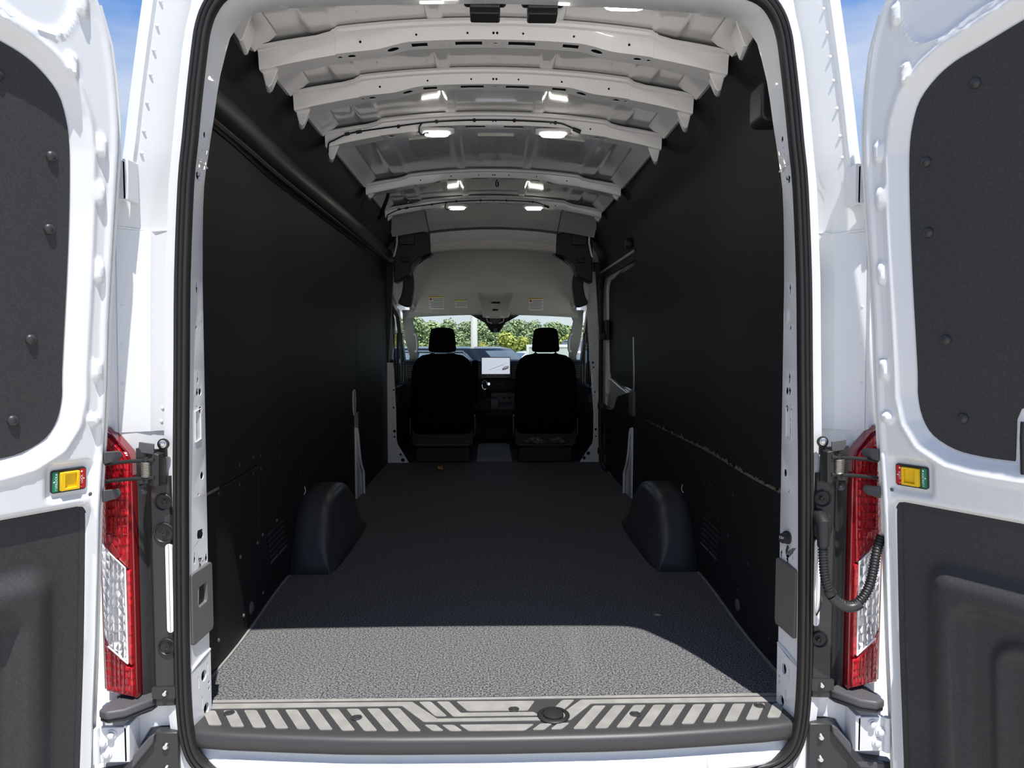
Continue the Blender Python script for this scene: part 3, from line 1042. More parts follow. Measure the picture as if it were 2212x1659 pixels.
def door_frame(s, ang, H):
    a = math.radians(ang)
    d = Vector((s * math.sin(a), -math.cos(a), 0))
    nh = Vector((-s * math.cos(a), -math.sin(a), 0))
    n = nh * math.cos(LEAN) - Vector((0, 0, math.sin(LEAN)))
    up = nh * math.sin(LEAN) + Vector((0, 0, math.cos(LEAN)))
    H = Vector(H)
    return (lambda u, z, h: H + d * u + n * h + up * (z - .70)), d, n


def word_mesh(txt, size):
    c = bpy.data.curves.new('word', 'FONT')
    c.body = txt
    c.size = size
    c.align_x = 'CENTER'
    c.align_y = 'CENTER'
    c.extrude = .0001
    o = bpy.data.objects.new('word', c)
    col.objects.link(o)
    me = bpy.data.meshes.new_from_object(o.evaluated_get(bpy.context.evaluated_depsgraph_get()))
    bpy.data.objects.remove(o)
    bpy.data.curves.remove(c)
    return me


def build_door(s, ang, side, name):
    fr, d, n = door_frame(s, ang, (s * .945, -.03, .70))
    root = thing(name, 'white %s rear cargo door swung open with black inner panels' % side, 'van door', fr(0, -.36, 0), kind='structure')
    zs = np.concatenate([np.arange(-.36, .60, .012), np.arange(.60, .85, .006), np.arange(.85, 1.92, .0085), [1.925, 1.935, 1.945]])
    offs = np.concatenate([np.arange(0, .06, .004), np.arange(.06, .20, .0065), np.arange(.20, .42, .011), np.arange(.42, .80, .03)])
    e0 = np.interp(zs, [p[0] for p in EDGE], [p[1] for p in EDGE])
    e1 = np.interp(zs, [-.36, -.3, 1.75, 1.88, 1.945], [.70, .76, .79, .76, .66])
    S = np.zeros((len(zs), len(offs)))
    for i in range(len(zs)):
        k = (e1[i] - e0[i]) / offs[-1]
        # keep the spacing true near the hinge, stretch the far side
        far = sstep(offs, .35, .79)
        S[i] = e0[i] + offs + far * ((e1[i] - e0[i]) - offs[-1])
    Z = np.repeat(zs[:, None], len(offs), 1)
    DE = S - e0[:, None]
    DT = np.minimum(DE, np.minimum(e1[:, None] - S, np.minimum((1.945 - Z), Z + .36)))
    h = -.030 + .008 * sstep(DT, .004, .008) + .026 * sstep(DT, .012, .022) - .004 * sstep(DT, .030, .038)
    up = sdf_poly(S, Z, UPPER)
    lo = sdf_poly(S, Z, LOWER)
    tr = sdf_poly(S, Z, TOPREC)
    # bead round the window blank, then a soft slope down to it
    h += .006 * (1 - sstep(np.abs(up - .040), .002, .012)) * sstep(DT, .02, .05)
    h -= .030 * (1 - sstep(up, -.004, .036))
    h -= .020 * (1 - sstep(lo, -.002, .012))
    h -= .010 * (1 - sstep(tr, -.006, .010))
    h += .004 * (1 - sstep(np.abs(tr - .006), .002, .010))
    lt = sd_rbox(S, Z, .1115, .680, .052, .042, .014)
    h -= .010 * (1 - sstep(lt, -.006, .006))
    # soft step in the flange above the latch
    h += .005 * (1 - sstep(np.abs(DE - .030), .004, .009)) * sstep(-Z, -.74, -.72)
    for ts, tz in ((0.1002, 1.7613), (0.1213, 1.6240), (0.0517, 1.4630), (0.0538, 1.3548), (0.0517, 1.1756), (0.0519, 0.9416)):
        b = sd_rbox(S, Z, ts, tz, .0105, .024, .008)
        h += .013 * (1 - sstep(b, -.006, .003))
    b = np.hypot(S - 0.0572, Z - 0.8225) - .013
    h += .016 * (1 - sstep(b, -.006, .004))
    m = MB()
    R, Cn = S.shape
    m.add([fr(S[i, j], Z[i, j], h[i, j]) for i in range(R) for j in range(Cn)],
          [(i * Cn + j, i * Cn + j + 1, (i + 1) * Cn + j + 1, (i + 1) * Cn + j) for i in range(R - 1) for j in range(Cn - 1)])
    obj('inner_frame', m, 'paint', root, sharp=50)
    # outer skin closing the door
    out = [(e0[i], zs[i]) for i in range(R)] + [(e1[i], zs[i]) for i in range(R - 1, -1, -1)]
    m = MB()
    m.prism(out[::3], -.075, -.0305, fr)
    obj('outer_skin', m, 'paint', root, bevel=.006)
    # rubber lip down the hinge edge
    m = MB()
    m.tube([fr(tab(z, EDGE) + .004, z, -.020) for z in np.arange(-.3, 1.86, .08)], .0045, 6)
    obj('edge_lip', m, 'lamp_body', root)
    # window blank
    sm = [(p.x, p.y) for p in smooth_path([(a_, b_, 0) for a_, b_ in UPPER], 3, True)]
    body, cu = MB(), MB()
    body.prism(sm, -.0300, -.0240, fr)
    cu.prism(NOTCH, -.06, .0, fr)
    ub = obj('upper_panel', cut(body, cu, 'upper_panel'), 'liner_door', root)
    for rs, rz in ((0.2586, 1.5644), (0.1493, 1.4204), (0.1519, 1.2598), (0.1879, 1.0110), (0.2236, 0.8306), (0.4779, 1.5961), (0.6400, 1.5774), (0.6433, 1.2935), (0.6269, 1.0011), (0.5830, 0.8215)):
        m = MB()
        m.lathe([(.0125, 0), (.0125, .002), (.010, .006), (.004, .0085)], fr(rs, rz, -.0242), n, 14)
        obj('push_rivet', m, 'plastic_dark', ub)
    # lock rod in the notch
    m = MB()
    m.tube([fr(.352, .700, -.012), fr(.351, .80, -.012), fr(.351, .835, -.016)], .0055, 8)
    obj('lock_rod', m, 'plastic_black', root)
    # lower moulded trim with map pocket
    ss = np.concatenate([np.arange(.06, .44, .009), np.arange(.44, .73, .03)])
    zz = np.arange(-.26, .62, .010)
    S2, Z2 = np.meshgrid(ss, zz)
    dl = sdf_poly(S2, Z2, LOWER)
    h2 = -.020 + .004 * sstep(-dl, .0, .010)
    ra = sd_rbox(S2, Z2, .43, -.02, .29 - .0, .50, .06)
    h2 += .034 * (1 - sstep(ra, -.045, .010))
    rb_ = sd_rbox(S2, Z2, .44, -.10, .225, .50, .05)
    h2 -= .030 * (1 - sstep(rb_, -.030, .010))
    rc_ = sd_rbox(S2, Z2, .47, -.03, .185, .375, .07)
    h2 += .014 * (1 - sstep(rc_, -.016, .004)) - .010 * (1 - sstep(rc_, -.05, -.018))
    m = MB()
    R2, C2 = S2.shape
    keep = dl < .006
    idx = -np.ones(S2.shape, int)
    V, F = [], []
    for i in range(R2):
        for j in range(C2):
            idx[i, j] = len(V)
            # pull border samples onto the outline
            V.append(fr(S2[i, j], Z2[i, j], h2[i, j]))
    for i in range(R2 - 1):
        for j in range(C2 - 1):
            if max(dl[i, j], dl[i + 1, j], dl[i, j + 1], dl[i + 1, j + 1]) < .0:
                F.append((idx[i, j], idx[i, j + 1], idx[i + 1, j + 1], idx[i + 1, j]))
    m.add(V, F)
    me = m.mesh('lower_panel')
    bm = bmesh.new()
    bm.from_mesh(me)
    bmesh.ops.delete(bm, geom=[v for v in bm.verts if not v.link_faces], context='VERTS')
    bm.to_mesh(me)
    bm.free()
    lowp = obj('lower_panel', me, 'liner_door', root, sharp=0)
    m = MB()                                       # border strip hides the sampled outline
    pth = [fr(a_, b_, 0) for a_, b_ in LOWER]
    smL = [(p.x, p.y) for p in smooth_path([(a_, b_, 0) for a_, b_ in LOWER], 3, True)]
    inn = []
    cx, cz = .40, .18
    ctr = Vector((cx, cz))
    for i, p in enumerate(smL):
        q0, q1 = Vector(smL[i - 1]), Vector(smL[(i + 1) % len(smL)])
        t = (q1 - q0).normalized()
        nn = Vector((-t.y, t.x))
        if (ctr - Vector(p)).dot(nn) < 0:
            nn = -nn
        inn.append(Vector(p) + nn * .016)
    rings = [[fr(p[0], p[1], -.030), fr(p[0], p[1], -.0175), fr(q.x, q.y, -.0150), fr(q.x, q.y, -.024)] for p, q in zip(smL, inn)]
    m.loft(rings, loop=True)
    obj('panel_border', m, 'liner_door', lowp)
    # door-check release: black bezel, yellow slider, lock and unlock plates
    m = MB()
    m.prism(rrect(.071, .1505, .654, .708, .006), -.012, -.0035, fr)
    bz = obj('release_bezel', m, 'plastic_black', root, bevel=.001)
    m = MB()
    fy0, fy1, gz0, gz1 = .0895, .1325, .659, .7025
    # yellow slider as a tray with a finger well
    m.prism([(fy0, gz0), (fy1, gz0), (fy1, gz1), (fy0, gz1)], -.006, -.0025, fr)
    m.prism([(fy0, gz0), (fy0 + .006, gz0), (fy0 + .006, gz1), (fy0, gz1)], -.003, .0045, fr)
    m.prism([(fy1 - .010, gz0), (fy1, gz0), (fy1, gz1), (fy1 - .010, gz1)], -.003, .0045, fr)
    m.prism([(fy0 + .005, gz0), (fy1 - .009, gz0), (fy1 - .009, gz0 + .006), (fy0 + .005, gz0 + .006)], -.003, .0045, fr)
    m.prism([(fy0 + .005, gz1 - .005), (fy1 - .009, gz1 - .005), (fy1 - .009, gz1), (fy0 + .005, gz1)], -.003, .0035, fr)
    o = obj('release_slider', m, 'yellow', bz, bevel=.0008, seg=1)
    for (u0, u1, mm, txt) in ((.0735, .0865, 'red', 'LOCK'), (.1355, .1485, 'green', 'UNLOCK')):
        m = MB()
        m.prism(rrect(u0, u1, .6575, .7045, .0025), -.0036, -.0028, fr)
        pl = obj('lock_plate' if mm == 'red' else 'unlock_plate', m, mm, bz)
        # printed word, reading up the plate, with dot and bar marks
        to = obj('lettering', word_mesh(txt, .0078 if txt == 'LOCK' else .0072), 'print_white', bz, smooth=False)
        zax = n
        xax = (fr(0, 1, 0) - fr(0, 0, 0)).normalized()
        yax = zax.cross(xax)
        uu = (u0 + u1) / 2 + (.002 if mm == 'red' else -.002)
        mtx = Matrix((xax, yax, zax)).transposed().to_4x4()
        mtx.translation = fr(uu, .680, -.0026)
        to.matrix_local = mtx
        m = MB()
        m.lathe([(.0022, 0), (.0022, .0002)], fr(uu, .6985, -.0028), n, 10)
        m.prism([(uu - .0006, .6610), (uu + .0022, .6610), (uu + .0022, .6622), (uu - .0006, .6622)], -.0028, -.0026, fr)
        u3 = uu + (-.005 if mm == 'red' else .005)
        m.prism([(u3 - .0014, .6795), (u3 + .0014, .6795), (u3 + .0014, .6825), (u3 - .0014, .6825)], -.0028, -.0026, fr)
        obj('print_marks', m, 'print_white', bz)
    # small dimple below the latch
    m = MB()
    m.lathe([(.005, 0), (.004, .0008), (.001, .001)], fr(.062, .640, -.0005), n, 10)
    obj('dimple', m, 'plastic_grey', root)
    return root, fr


doorL, frL = build_door(-1, 33, 'left', 'door_1')
doorR, frR = build_door(1, 30, 'right', 'door_2')

# ================================================================== rubber seal round the opening
loop = [Vector((x, 0, z)) for x, z in SEAL] + [Vector((-x, 0, z)) for x, z in SEAL[-2:0:-1]]
loop = smooth_path(loop, 3, True)
prof = [(0.000, .010), (0.0015, .001), (.004, -.006), (.008, -.009), (.0105, -.0085), (.0125, -.0045), (.0145, -.008), (.018, -.0105), (.0215, -.008), (.0235, -.004),
        (.0255, -.007), (.029, -.0085), (.033, -.006), (.0355, .000), (.0365, .008), (.0365, .016), (.0, .016)]
rings = []
n_ = len(loop)
for i, p in enumerate(loop):
    t = (loop[(i + 1) % n_] - loop[i - 1]).normalized()
    nn = Vector((-t.z, 0, t.x))
    if nn.dot(Vector((0, 0, .9)) - p) < 0:
        nn = -nn
    rings.append([(p.x + nn.x * o, y, p.z + nn.z * o) for o, y in prof])
m = MB()
m.loft(rings, loop=True)
tag(obj('door_seal', m, 'rubber', None, sharp=60), 'black ribbed rubber seal running round the rear door opening', 'rubber seal')

# ================================================================== step plate
sp = thing('sill_plate', 'dark plastic step plate with pale grey grip bars across the rear sill', 'step plate', (0, .05, 0))
m = MB()
rings = []
for i in range(65):
    x = lerp(-.815, .815, i / 64)
    fy = front_y(x)
    k = max(0, (abs(x) - .775) / .04)
    yr = .172 - .0 * k
    rings.append([(x, yr, .004), (x, yr - .008, .006), (x, .118, .003), (x, fy + .028, .0), (x, fy + .014, -.0015), (x, fy + .005, -.006), (x, fy, -.014), (x, fy - .002, -.024), (x, fy - .003, -.041),
                  (x, fy + .002, -.045), (x, fy + .02, -.040), (x, yr, -.011)])
m.loft(rings)
obj('plate_body', m, 'plastic_sill', sp, sharp=60)


def plate_z(y, fy):
    return .003 + (.0015 if y > .118 else 0)


def inlay(poly, r=.004, z=None):
    """grip bar with slightly rounded corners, follows the plate"""
    pts = []
    n = len(poly)
    for i in range(n):
        p, a, b = Vector(poly[i]), Vector(poly[i - 1]), Vector(poly[(i + 1) % n])
        for q in (a, b):
            dd = (q - p)
            pts.append(p + dd.normalized() * min(r, dd.length * .3))
    m = MB()
    zb = lambda y: float(np.interp(y, [-.02, .118, .164, .172], [.0, .003, .006, .0055]))
    nn = len(pts)
    m.add([(p.x, p.y, zb(p.y) - .001) for p in pts] + [(p.x, p.y, zb(p.y) + .0016) for p in pts],
          [tuple(range(nn - 1, -1, -1)), tuple(range(nn, 2 * nn))] + [(i, (i + 1) % nn, nn + (i + 1) % nn, nn + i) for i in range(nn)])
    return obj('grip_bar', m, 'inlay', sp, smooth=False)


for s in (-1, 1):
    for i in range(10):
        xt = .802 - .0556 * i
        yb = front_y(xt - .05) + .032
        sh = (.112 - yb) * .60
        inlay([(s * xt, .1115), (s * (xt - .034), .1115), (s * (xt - .034 - sh), yb), (s * (xt - sh), yb)])
    inlay([(s * .218, .143), (s * .184, .143), (s * .134, .066), (s * .166, .066)])
    inlay([(s * .192, .024), (s * .162, .024), (s * .138, -.006), (s * .168, -.006)])
    inlay([(s * .146, .022), (s * .114, .022), (s * .090, -.008), (s * .122, -.008)])
# long strips at the back, the second one turning forward round the middle
inlay([(-.806, .166), (0, .162), (.806, .166), (.806, .152), (0, .151), (-.806, .152)], .002)
inlay([(-.800, .146), (-.236, .143), (-.160, .054), (.160, .054), (.236, .143), (.800, .146), (.795, .121), (.262, .123), (.195, .038), (-.195, .038), (-.262, .123), (-.795, .121)], .003)
inlay([(-.168, .143), (-.134, .143), (-.098, .082), (.100, .082), (.112, .064), (-.118, .064)], .003)
inlay([(-.114, .143), (.106, .140), (.084, .090), (-.080, .091)])
inlay([(-.100, .022), (.098, .020), (.072, -.010), (-.074, -.009)])
for x, y in ((-.726, .098), (-.376, .064), (.046, .098), (.373, .063), (.725, .1)):
    m = MB()
    m.lathe([(.015, 0), (.015, .0035), (.012, .0048), (.0105, .0036), (.009, .0036), (.008, .0058), (.002, .0060)], (x, y, .001), (0, 0, 1), 16)
    sc_ = obj('screw', m, 'plastic_dark', sp)
m = MB()
m.lathe([(.044, 0), (.044, .004), (.040, .007), (.033, .007), (.031, .002), (.028, .002), (.027, .008), (.022, .010), (.004, .0105)], (.152, .062, .001), (0, 0, 1), 28)
obj('round_cap', m, 'plastic_black', sp)

# ================================================================== tail lamps
for s, side in ((-1, 'left'), (1, 'right')):
    t = thing('tail_lamp', 'tall red and clear tail lamp on the %s rear corner of the van' % side, 'tail lamp', (s * .97, .03, .085), 'tail lamps beside the rear opening')
    fr_ = lambda u, v, w_, s=s: (s * u, w_, v)

    def lamp_piece(name, poly, ma, y=0.0, par=t, dep=.03):
        m = MB()
        # front curves away towards the outer side
        cols = []
        m.prism(poly, y, y + dep, lambda u, v, w_, s=s: (s * u, w_ + 1.2 * max(0, u - .985) ** 1.1, v))
        return obj(name, m, ma, par, bevel=.003)
    body = lamp_piece('housing', [(.925, .090), (1.03, .098), (1.035, .80), (.985, .790), (.932, .728), (.924, .700)], 'red_dark', .006, dep=.04)
    lamp_piece('upper_lens', [(.930, .700), (.940, .722), (.985, .772), (1.025, .782), (1.020, .500), (.994, .485), (.938, .432), (.934, .55)], 'red_lens', .000)
    cl = lamp_piece('clear_lens', [(.944, .434), (.992, .482), (1.018, .494), (1.015, .25), (.992, .232), (.946, .186)], 'clear_lens', .000)
    lamp_piece('side_lens', [(.932, .428), (.942, .428), (.944, .190), (.934, .180)], 'red_lens', -.002)
    lamp_piece('lower_lens', [(.934, .174), (.946, .178), (.994, .226), (1.018, .240), (1.014, .102), (.934, .098)], 'red_lens', .000)
    lamp_piece('reflector_mark', [(.955, .466), (.975, .498), (.985, .492), (.966, .457)], 'red_reflector', -.0015, dep=.002)
    for a_, b_ in (((.944, .434), (.993, .483)), ((.944, .186), (.993, .232)), ((.944, .434), (.944, .186))):
        m = MB()
        m.tube([(s * a_[0], -.001, a_[1]), (s * b_[0], -.001, b_[1])], .0022, 6)
        obj('lens_rim', m, 'lens_rim', t)
    # vertical ribs moulded in the lenses
    for k in range(4):
        x = .950 + k * .011
        m = MB()
        m.box(min(s * x, s * (x + .0025)), max(s * x, s * (x + .0025)), -.0018, .004, .49 + .012 * k, .70 + .012 * k)
        obj('lens_rib', m, 'red_dark', t)
    for k in range(9):
        z = .52 + .021 * k
        m = MB()
        m.box(min(s * .938, s * .99), max(s * .938, s * .99), -.0012, .004, z, z + .0022)
        obj('lens_rib', m, 'red_dark', t)
    for k in range(4):
        x = .955 + k * .010
        m = MB()
        m.box(min(s * x, s * (x + .002)), max(s * x, s * (x + .002)), -.0015, .004, .125, .185 + .010 * k)
        obj('lens_rib', m, 'red_dark', t)

# ================================================================== black plastic trim beside the opening
for s, side in ((-1, 'left'), (1, 'right')):
    t = thing('pillar_trim', 'black plastic trim between the seal and the %s tail lamp' % side, 'plastic trim', (s * .87, .04, .08), 'pillar trims beside the rear opening')
    m = MB()
    rings = []
    for z in (.072, .095, .20, .32, .44, .56, .63, .668):
        w = .0 + .018 * math.sin((z - .08) * 4.5)
        rings.append([(s * .824, .016, z), (s * .832, .006, z), (s * .862, .004, z), (s * .876, .004, z), (s * .884, .010, z), (s * (.892 + w * .4), .040, z), (s * .908, .044, z), (s * .923, .030, z), (s * .923, .062, z), (s * .824, .062, z)])
    m.loft(rings)
    obj('trim_body', m, 'plastic_dark', t, sharp=35)
    # recessed bolt pockets
    for z, r in ((.602, .022), (.523, .026), (.228, .022)):
        m = MB()
        m.lathe([(r, 0), (r * 1.02, .0035), (r * .93, .005), (r * .86, .004), (r * .80, .0006)], (s * .846, .0042, z), (0, -1, 0), 18)
        pk = obj('bolt_pocket', m, 'plastic_black', t)
        m = MB()
        m.lathe([(.010, 0), (.010, .002), (.0065, .002), (.0065, .008), (.0045, .008), (.0035, .006)], (s * .843, .0036, z), (0, -1, 0), 8)
        obj('bolt', m, 'steel_dark', t)
    m = MB()
    m.rbox(min(s * .826, s * .843), max(s * .826, s * .843), .0, .008, .265, .495, .009)
    obj('white_slot', m, 'paint', t)
    m = MB()
    m.rbox(min(s * .826, s * .886), max(s * .826, s * .886), .0005, .02, .092, .122, .004)
    cp = obj('lower_tab', m, 'plastic_dark', t)
    m = MB()
    m.lathe([(.008, 0), (.008, .003), (.005, .007), (.003, .007)], (s * .852, .0, .107), (0, -1, 0), 8)
    obj('bolt', m, 'steel', t)
    # step pad on the bumper corner
    st_ = thing('bumper_corner', 'grey plastic bumper corner pad under the %s tail lamp' % side, 'bumper corner', (s * .96, -.02, .03), 'bumper corner pads under the tail lamps')
    m = MB()
    top = [(.878, .055), (.888, .012), (.935, -.045), (.972, -.058), (.998, -.045), (.996, .0), (.986, .05), (.986, .10), (.93, .10)]
    m.prism([(s * x, y) for x, y in top], .066, .088)
    obj('pad', m, 'plastic_step', st_, bevel=.006, seg=3)
    m = MB()
    m.prism([(s * (x * .98 + .02), y * .9) for x, y in top], .054, .067)
    obj('pad_lip', m, 'plastic_dark', st_, bevel=.006, seg=3)
    # lower white body behind the hinge, with slanted black moulding under it
    lw = MB()
    lw.prism([(.826, .096), (.905, .062), (1.03, .060), (1.03, -.12), (.968, -.10), (.905, .000), (.875, .005), (.826, .006)], .030, .055, lambda u, v, w_, s=s: (s * u, w_, v))
    obj('lower_panel', lw, 'paint', JSIDE[s], bevel=.003)
    bm_ = thing('corner_moulding', 'slanted black moulding at the bottom of the %s rear corner' % side, 'plastic trim', (s * .92, .02, -.25), 'corner mouldings at the bottom of the van')
    m = MB()
    m.prism([(.822, .004), (.880, .004), (.893, -.006), (.965, -.092), (1.05, -.105), (1.05, -.34), (.822, -.34)], -.002, .030, lambda u, v, w_, s=s: (s * u, w_, v))
    obj('moulding', m, 'plastic_dark', bm_, bevel=.004)
    m = MB()
    m.prism([(.878, .005), (.893, -.004), (.967, -.090), (1.02, -.100), (1.02, -.118), (.955, -.112), (.880, -.018)], -.014, .0, lambda u, v, w_, s=s: (s * u, w_, v))
    obj('moulding_edge', m, 'plastic_step', bm_, bevel=.004)
    for z in (-.031, -.09):
        m = MB()
        m.lathe([(.010, 0), (.010, .003), (.006, .008), (.003, .008)], (s * .852, -.002, z), (0, -1, 0), 8)
        obj('bolt', m, 'steel', bm_)

# ================================================================== hinges
def hinge(s, zc, side, which, root):
    x0, x1 = (.912, .975) if which == 'upper' else (.938, 1.01)
    m = MB()
    zt, zb = (zc + .048, zc - .048) if which == 'upper' else (zc + .030, zc - .062)
    y0 = -.010 if which == 'upper' else -.028
    m.rbox(min(s * x0, s * x1), max(s * x0, s * x1), y0, y0 + .012, zb, zt, .006)
    t = obj('hinge', m, 'bolt_white', root, bevel=.002)
    m = MB()
    m.box(min(s * (x0 - .006), s * (x0 + .008)), max(s * (x0 - .006), s * (x0 + .008)), y0, .045, zb, zt + .004)
    obj('hinge_web', m, 'bolt_white', t, bevel=.002)
    m = MB()
    m.tube([(s * (x1 + .004), y0 - .002, zb), (s * (x1 + .004), y0 - .002, zt)], .009, 10)
    obj('hinge_pin', m, 'bolt_white', t)
    bolts = ((.936, zc - .022),) if which == 'upper' else ((.975, zc + .012), (.996, zc - .008), (.988, zc - .038))
    for x, z in bolts:
        m = MB()
        m.lathe([(.0125, 0), (.0125, .0025), (.008, .003), (.008, .010), (.006, .0105)], (s * x, y0, z), (0, -1, 0), 12)
        obj('bolt', m, 'bolt_white', t)
    if which == 'upper':
        m = MB()
        m.box(min(s * .928, s * .934), max(s * .928, s * .934), y0 - .0012, y0, zc + .004, zc + .022)
        obj('cast_mark', m, 'bolt_white', t)


for s, side, dr in ((-1, 'left', doorL), (1, 'right', doorR)):
    hinge(s, 1.405, side, 'upper', dr)
    hinge(s, .004, side, 'lower', dr)

# ================================================================== door checks
for s, side in ((-1, 'left'), (1, 'right')):
    fr = frL if s < 0 else frR
    t = thing('door_check', 'black door check with coil spring and two rods by the %s tail lamp' % side, 'door check', (s * .86, 0, .65), 'door checks beside the rear opening')
    m = MB()
    m.rbox(min(s * .836, s * .880), max(s * .836, s * .880), -.004, .004, .645, .738, .006)
    bk = obj('bracket', m, 'steel_dark', t, bevel=.001)
    m = MB()
    m.prism([(.833, .730), (.848, .733), (.853, .722), (.853, .66), (.846, .648), (.835, .652)], -.045, -.002, lambda u, v, w_, s=s: (s * (u), w_, v))
    obj('side_cheek', m, 'steel_dark', t, bevel=.002)
    m = MB()
    m.prism([(.868, .752), (.888, .738), (.890, .655), (.868, .655)], -.030, -.026, lambda u, v, w_, s=s: (s * u, w_ - .3 * (u - .868), v))
    m.prism([(.886, .745), (.893, .745), (.893, .650), (.886, .650)], -.036, .010, lambda u, v, w_, s=s: (s * u, w_, v))
    obj('guide_plate', m, 'steel_dark', t, bevel=.001)
    m = MB()
    m.prism([(.850, .755), (.886, .760), (.888, .735), (.850, .728)], -.034, -.028, lambda u, v, w_, s=s: (s * u, w_, v))
    obj('shield', m, 'plastic_step', t, bevel=.001)
    m = MB()
    m.tube([(s * (.864 + .0105 * math.cos(a * .55)), -.045 + .0105 * math.sin(a * .55), .674 + a * .00032 * 1.02) for a in range(0, 120)], .0017, 5)
    obj('spring', m, 'spring_steel', t)
    m = MB()
    m.tube([(s * .864, -.045, .662), (s * .864, -.045, .724)], .0075, 10)
    obj('spring_post', m, 'steel_dark', t)
    for z in (.716, .672):
        m = MB()
        m.tube([(s * .845, -.045, z + .001), (s * .868, -.047, z), (s * .90, -.044, z - .002), (s * .93, -.040, z - .005), (s * .968, -.035, z - .010)], .0048, 8)
        obj('check_rod', m, 'steel_dark', t)
    for z in (.724, .628):
        m = MB()
        m.prism([(-.006, z + .013), (-.014, z + .010), (-.017, z + .002), (-.013, z - .006), (-.004, z - .012), (.030, z - .016), (.030, z + .015)], -.006, .0, fr)
        obj('door_bracket', m, 'plastic_step', t, bevel=.002)
    # eyelet with bolt above the bracket
    m = MB()
    m.lathe([(.0145, 0), (.0145, .005), (.012, .006)], (s * .838, -.004, .751), (0, -1, 0), 16)
    m.box(min(s * .830, s * .848), max(s * .830, s * .848), -.009, -.002, .718, .748)
    obj('eyelet', m, 'plastic_black', t)
    m = MB()
    m.lathe([(.010, 0), (.010, .002), (.007, .002), (.007, .008), (.005, .009)], (s * .838, -.009, .752), (0, -1, 0), 12)
    obj('bolt', m, 'steel', t)
    m = MB()
    m.lathe([(.001, 0), (.006, .001), (.008, .005), (.008, .014), (.006, .018)], (s * .883, -.012, .630), (0, -.6, .4), 12)
    obj('rubber_stop', m, 'plastic_step', t)

# ================================================================== wiring conduit on the right
t = thing('wiring_conduit', 'black corrugated wiring conduit looping from the right post to the door', 'conduit', (.84, -.02, .5))
P_ = smooth_path([(.832, .0, .535), (.830, -.030, .528), (.829, -.042, .495), (.830, -.045, .450), (.836, -.047, .400), (.852, -.05, .362), (.878, -.055, .343), (.903, -.058, .342), (.927, -.058, .360), (.945, -.055, .392), (.956, -.05, .43), (.968, -.042, .475), (.985, -.03, .51)], 5)
lens_ = [0]
for i in range(1, len(P_)):
    lens_.append(lens_[-1] + (P_[i] - P_[i - 1]).length)
T = lens_[-1]
fine, rad = [], []
nr = 62
for k in range(nr * 4 + 1):
    dd = T * k / (nr * 4)
    i = min(max(int(np.searchsorted(lens_, dd)) - 1, 0), len(P_) - 2)
    f_ = (dd - lens_[i]) / max(lens_[i + 1] - lens_[i], 1e-9)
    fine.append(P_[i].lerp(P_[i + 1], f_))
    rad.append(.0125 if k % 4 in (0, 1) else .0105)
start = int(len(fine) * .16)
m = MB()
m.tube(fine[start:], .0125, 12, rf=lambda i: rad[start + i])
obj('corrugated_hose', m, 'plastic_black', t, sharp=50)
m = MB()
m.tube([(.836, .004, .556), (.833, -.020, .556), (.830, -.040, .545), (.829, -.044, .520), (.829, -.045, .490)], .0165, 14, rf=lambda i: (.019, .019, .018, .0165, .0155)[i])
obj('elbow', m, 'plastic_black', t)
i_ = int(len(fine) * .42)
m = MB()
m.tube(fine[i_ - 3:i_ + 5], .0155, 14)
obj('hose_clip', m, 'plastic_black', t)
m = MB()
m.tube([fine[i_ + k] + Vector((0, -.004, -.004)) for k in range(4, 52, 4)], .0125, 12)
obj('hose_sleeve', m, 'plastic_dark', t)
m = MB()
m.tube([(.846, -.002, .345), (.842, -.012, .335), (.838, -.012, .315), (.834, -.002, .295)], .002, 6)
obj('cable_tie', m, 'plastic_black', t)

# ================================================================== fittings on the jambs
for s, side in ((-1, 'left'), (1, 'right')):
    t = thing('grip_cover', ('grey plastic cover plate with a latch opening on the %s door jamb' if s < 0 else 'plain grey plastic cover plate on the %s door jamb') % side, 'cover plate', (s * .79, .08, .22), 'cover plates on the jambs')
    body, cu = MB(), MB()
    pts_ = [(.040, .398), (.046, .402), (.120, .413), (.126, .408), (.127, .238), (.122, .226), (.050, .212), (.042, .216)]
    fr_ = lambda u, v, w_, s=s: (s * (lerp(.805, .783, (u - .04) / .085) - w_), u, v)
    body.prism(pts_, -.002, .010, fr_)
    if s < 0:
        cu.prism([(.066, .350), (.070, .358), (.098, .364), (.102, .360), (.102, .318), (.098, .312), (.070, .306), (.066, .310)], -.02, .03, fr_)
        me = cut(body, cu, 'cover')
        pl = obj('cover', me, 'plastic_grey', t, bevel=.0025, seg=3)
        m = MB()
        m.prism([(.060, .30), (.110, .31), (.110, .37), (.060, .36)], -.0015, .0015, fr_)
        obj('latch_well', m, 'plastic_black', t)
    else:
        obj('cover', body, 'plastic_grey', t, bevel=.0035, seg=3)
t = thing('socket_cap', 'black round 12V socket cap on the right door jamb', 'socket', (.79, .07, .475))
m = MB()
m.lathe([(.018, 0), (.018, .004), (.014, .006), (.014, .020), (.012, .023), (.002, .024)], (.790, .086, .478), (-1, -.5, 0), 18)
cp = obj('cap', m, 'plastic_black', t)
to = obj('lettering', word_mesh('12V', .010), 'print_white', t, smooth=False)
zax = Vector((-1, -.5, 0)).normalized()
xax = Vector((0, 0, 1)).cross(zax).normalized()
mtx = Matrix((xax, Vector((0, 0, 1)), zax)).transposed().to_4x4()
mtx.translation = Vector((.790, .086, .480)) + zax * .0245
to.matrix_basis = mtx
m = MB()
m.tube([(.785, .072, .460), (.780, .070, .445), (.784, .078, .440), (.790, .082, .452)], .0022, 6)
obj('cap_strap', m, 'plastic_black', t)

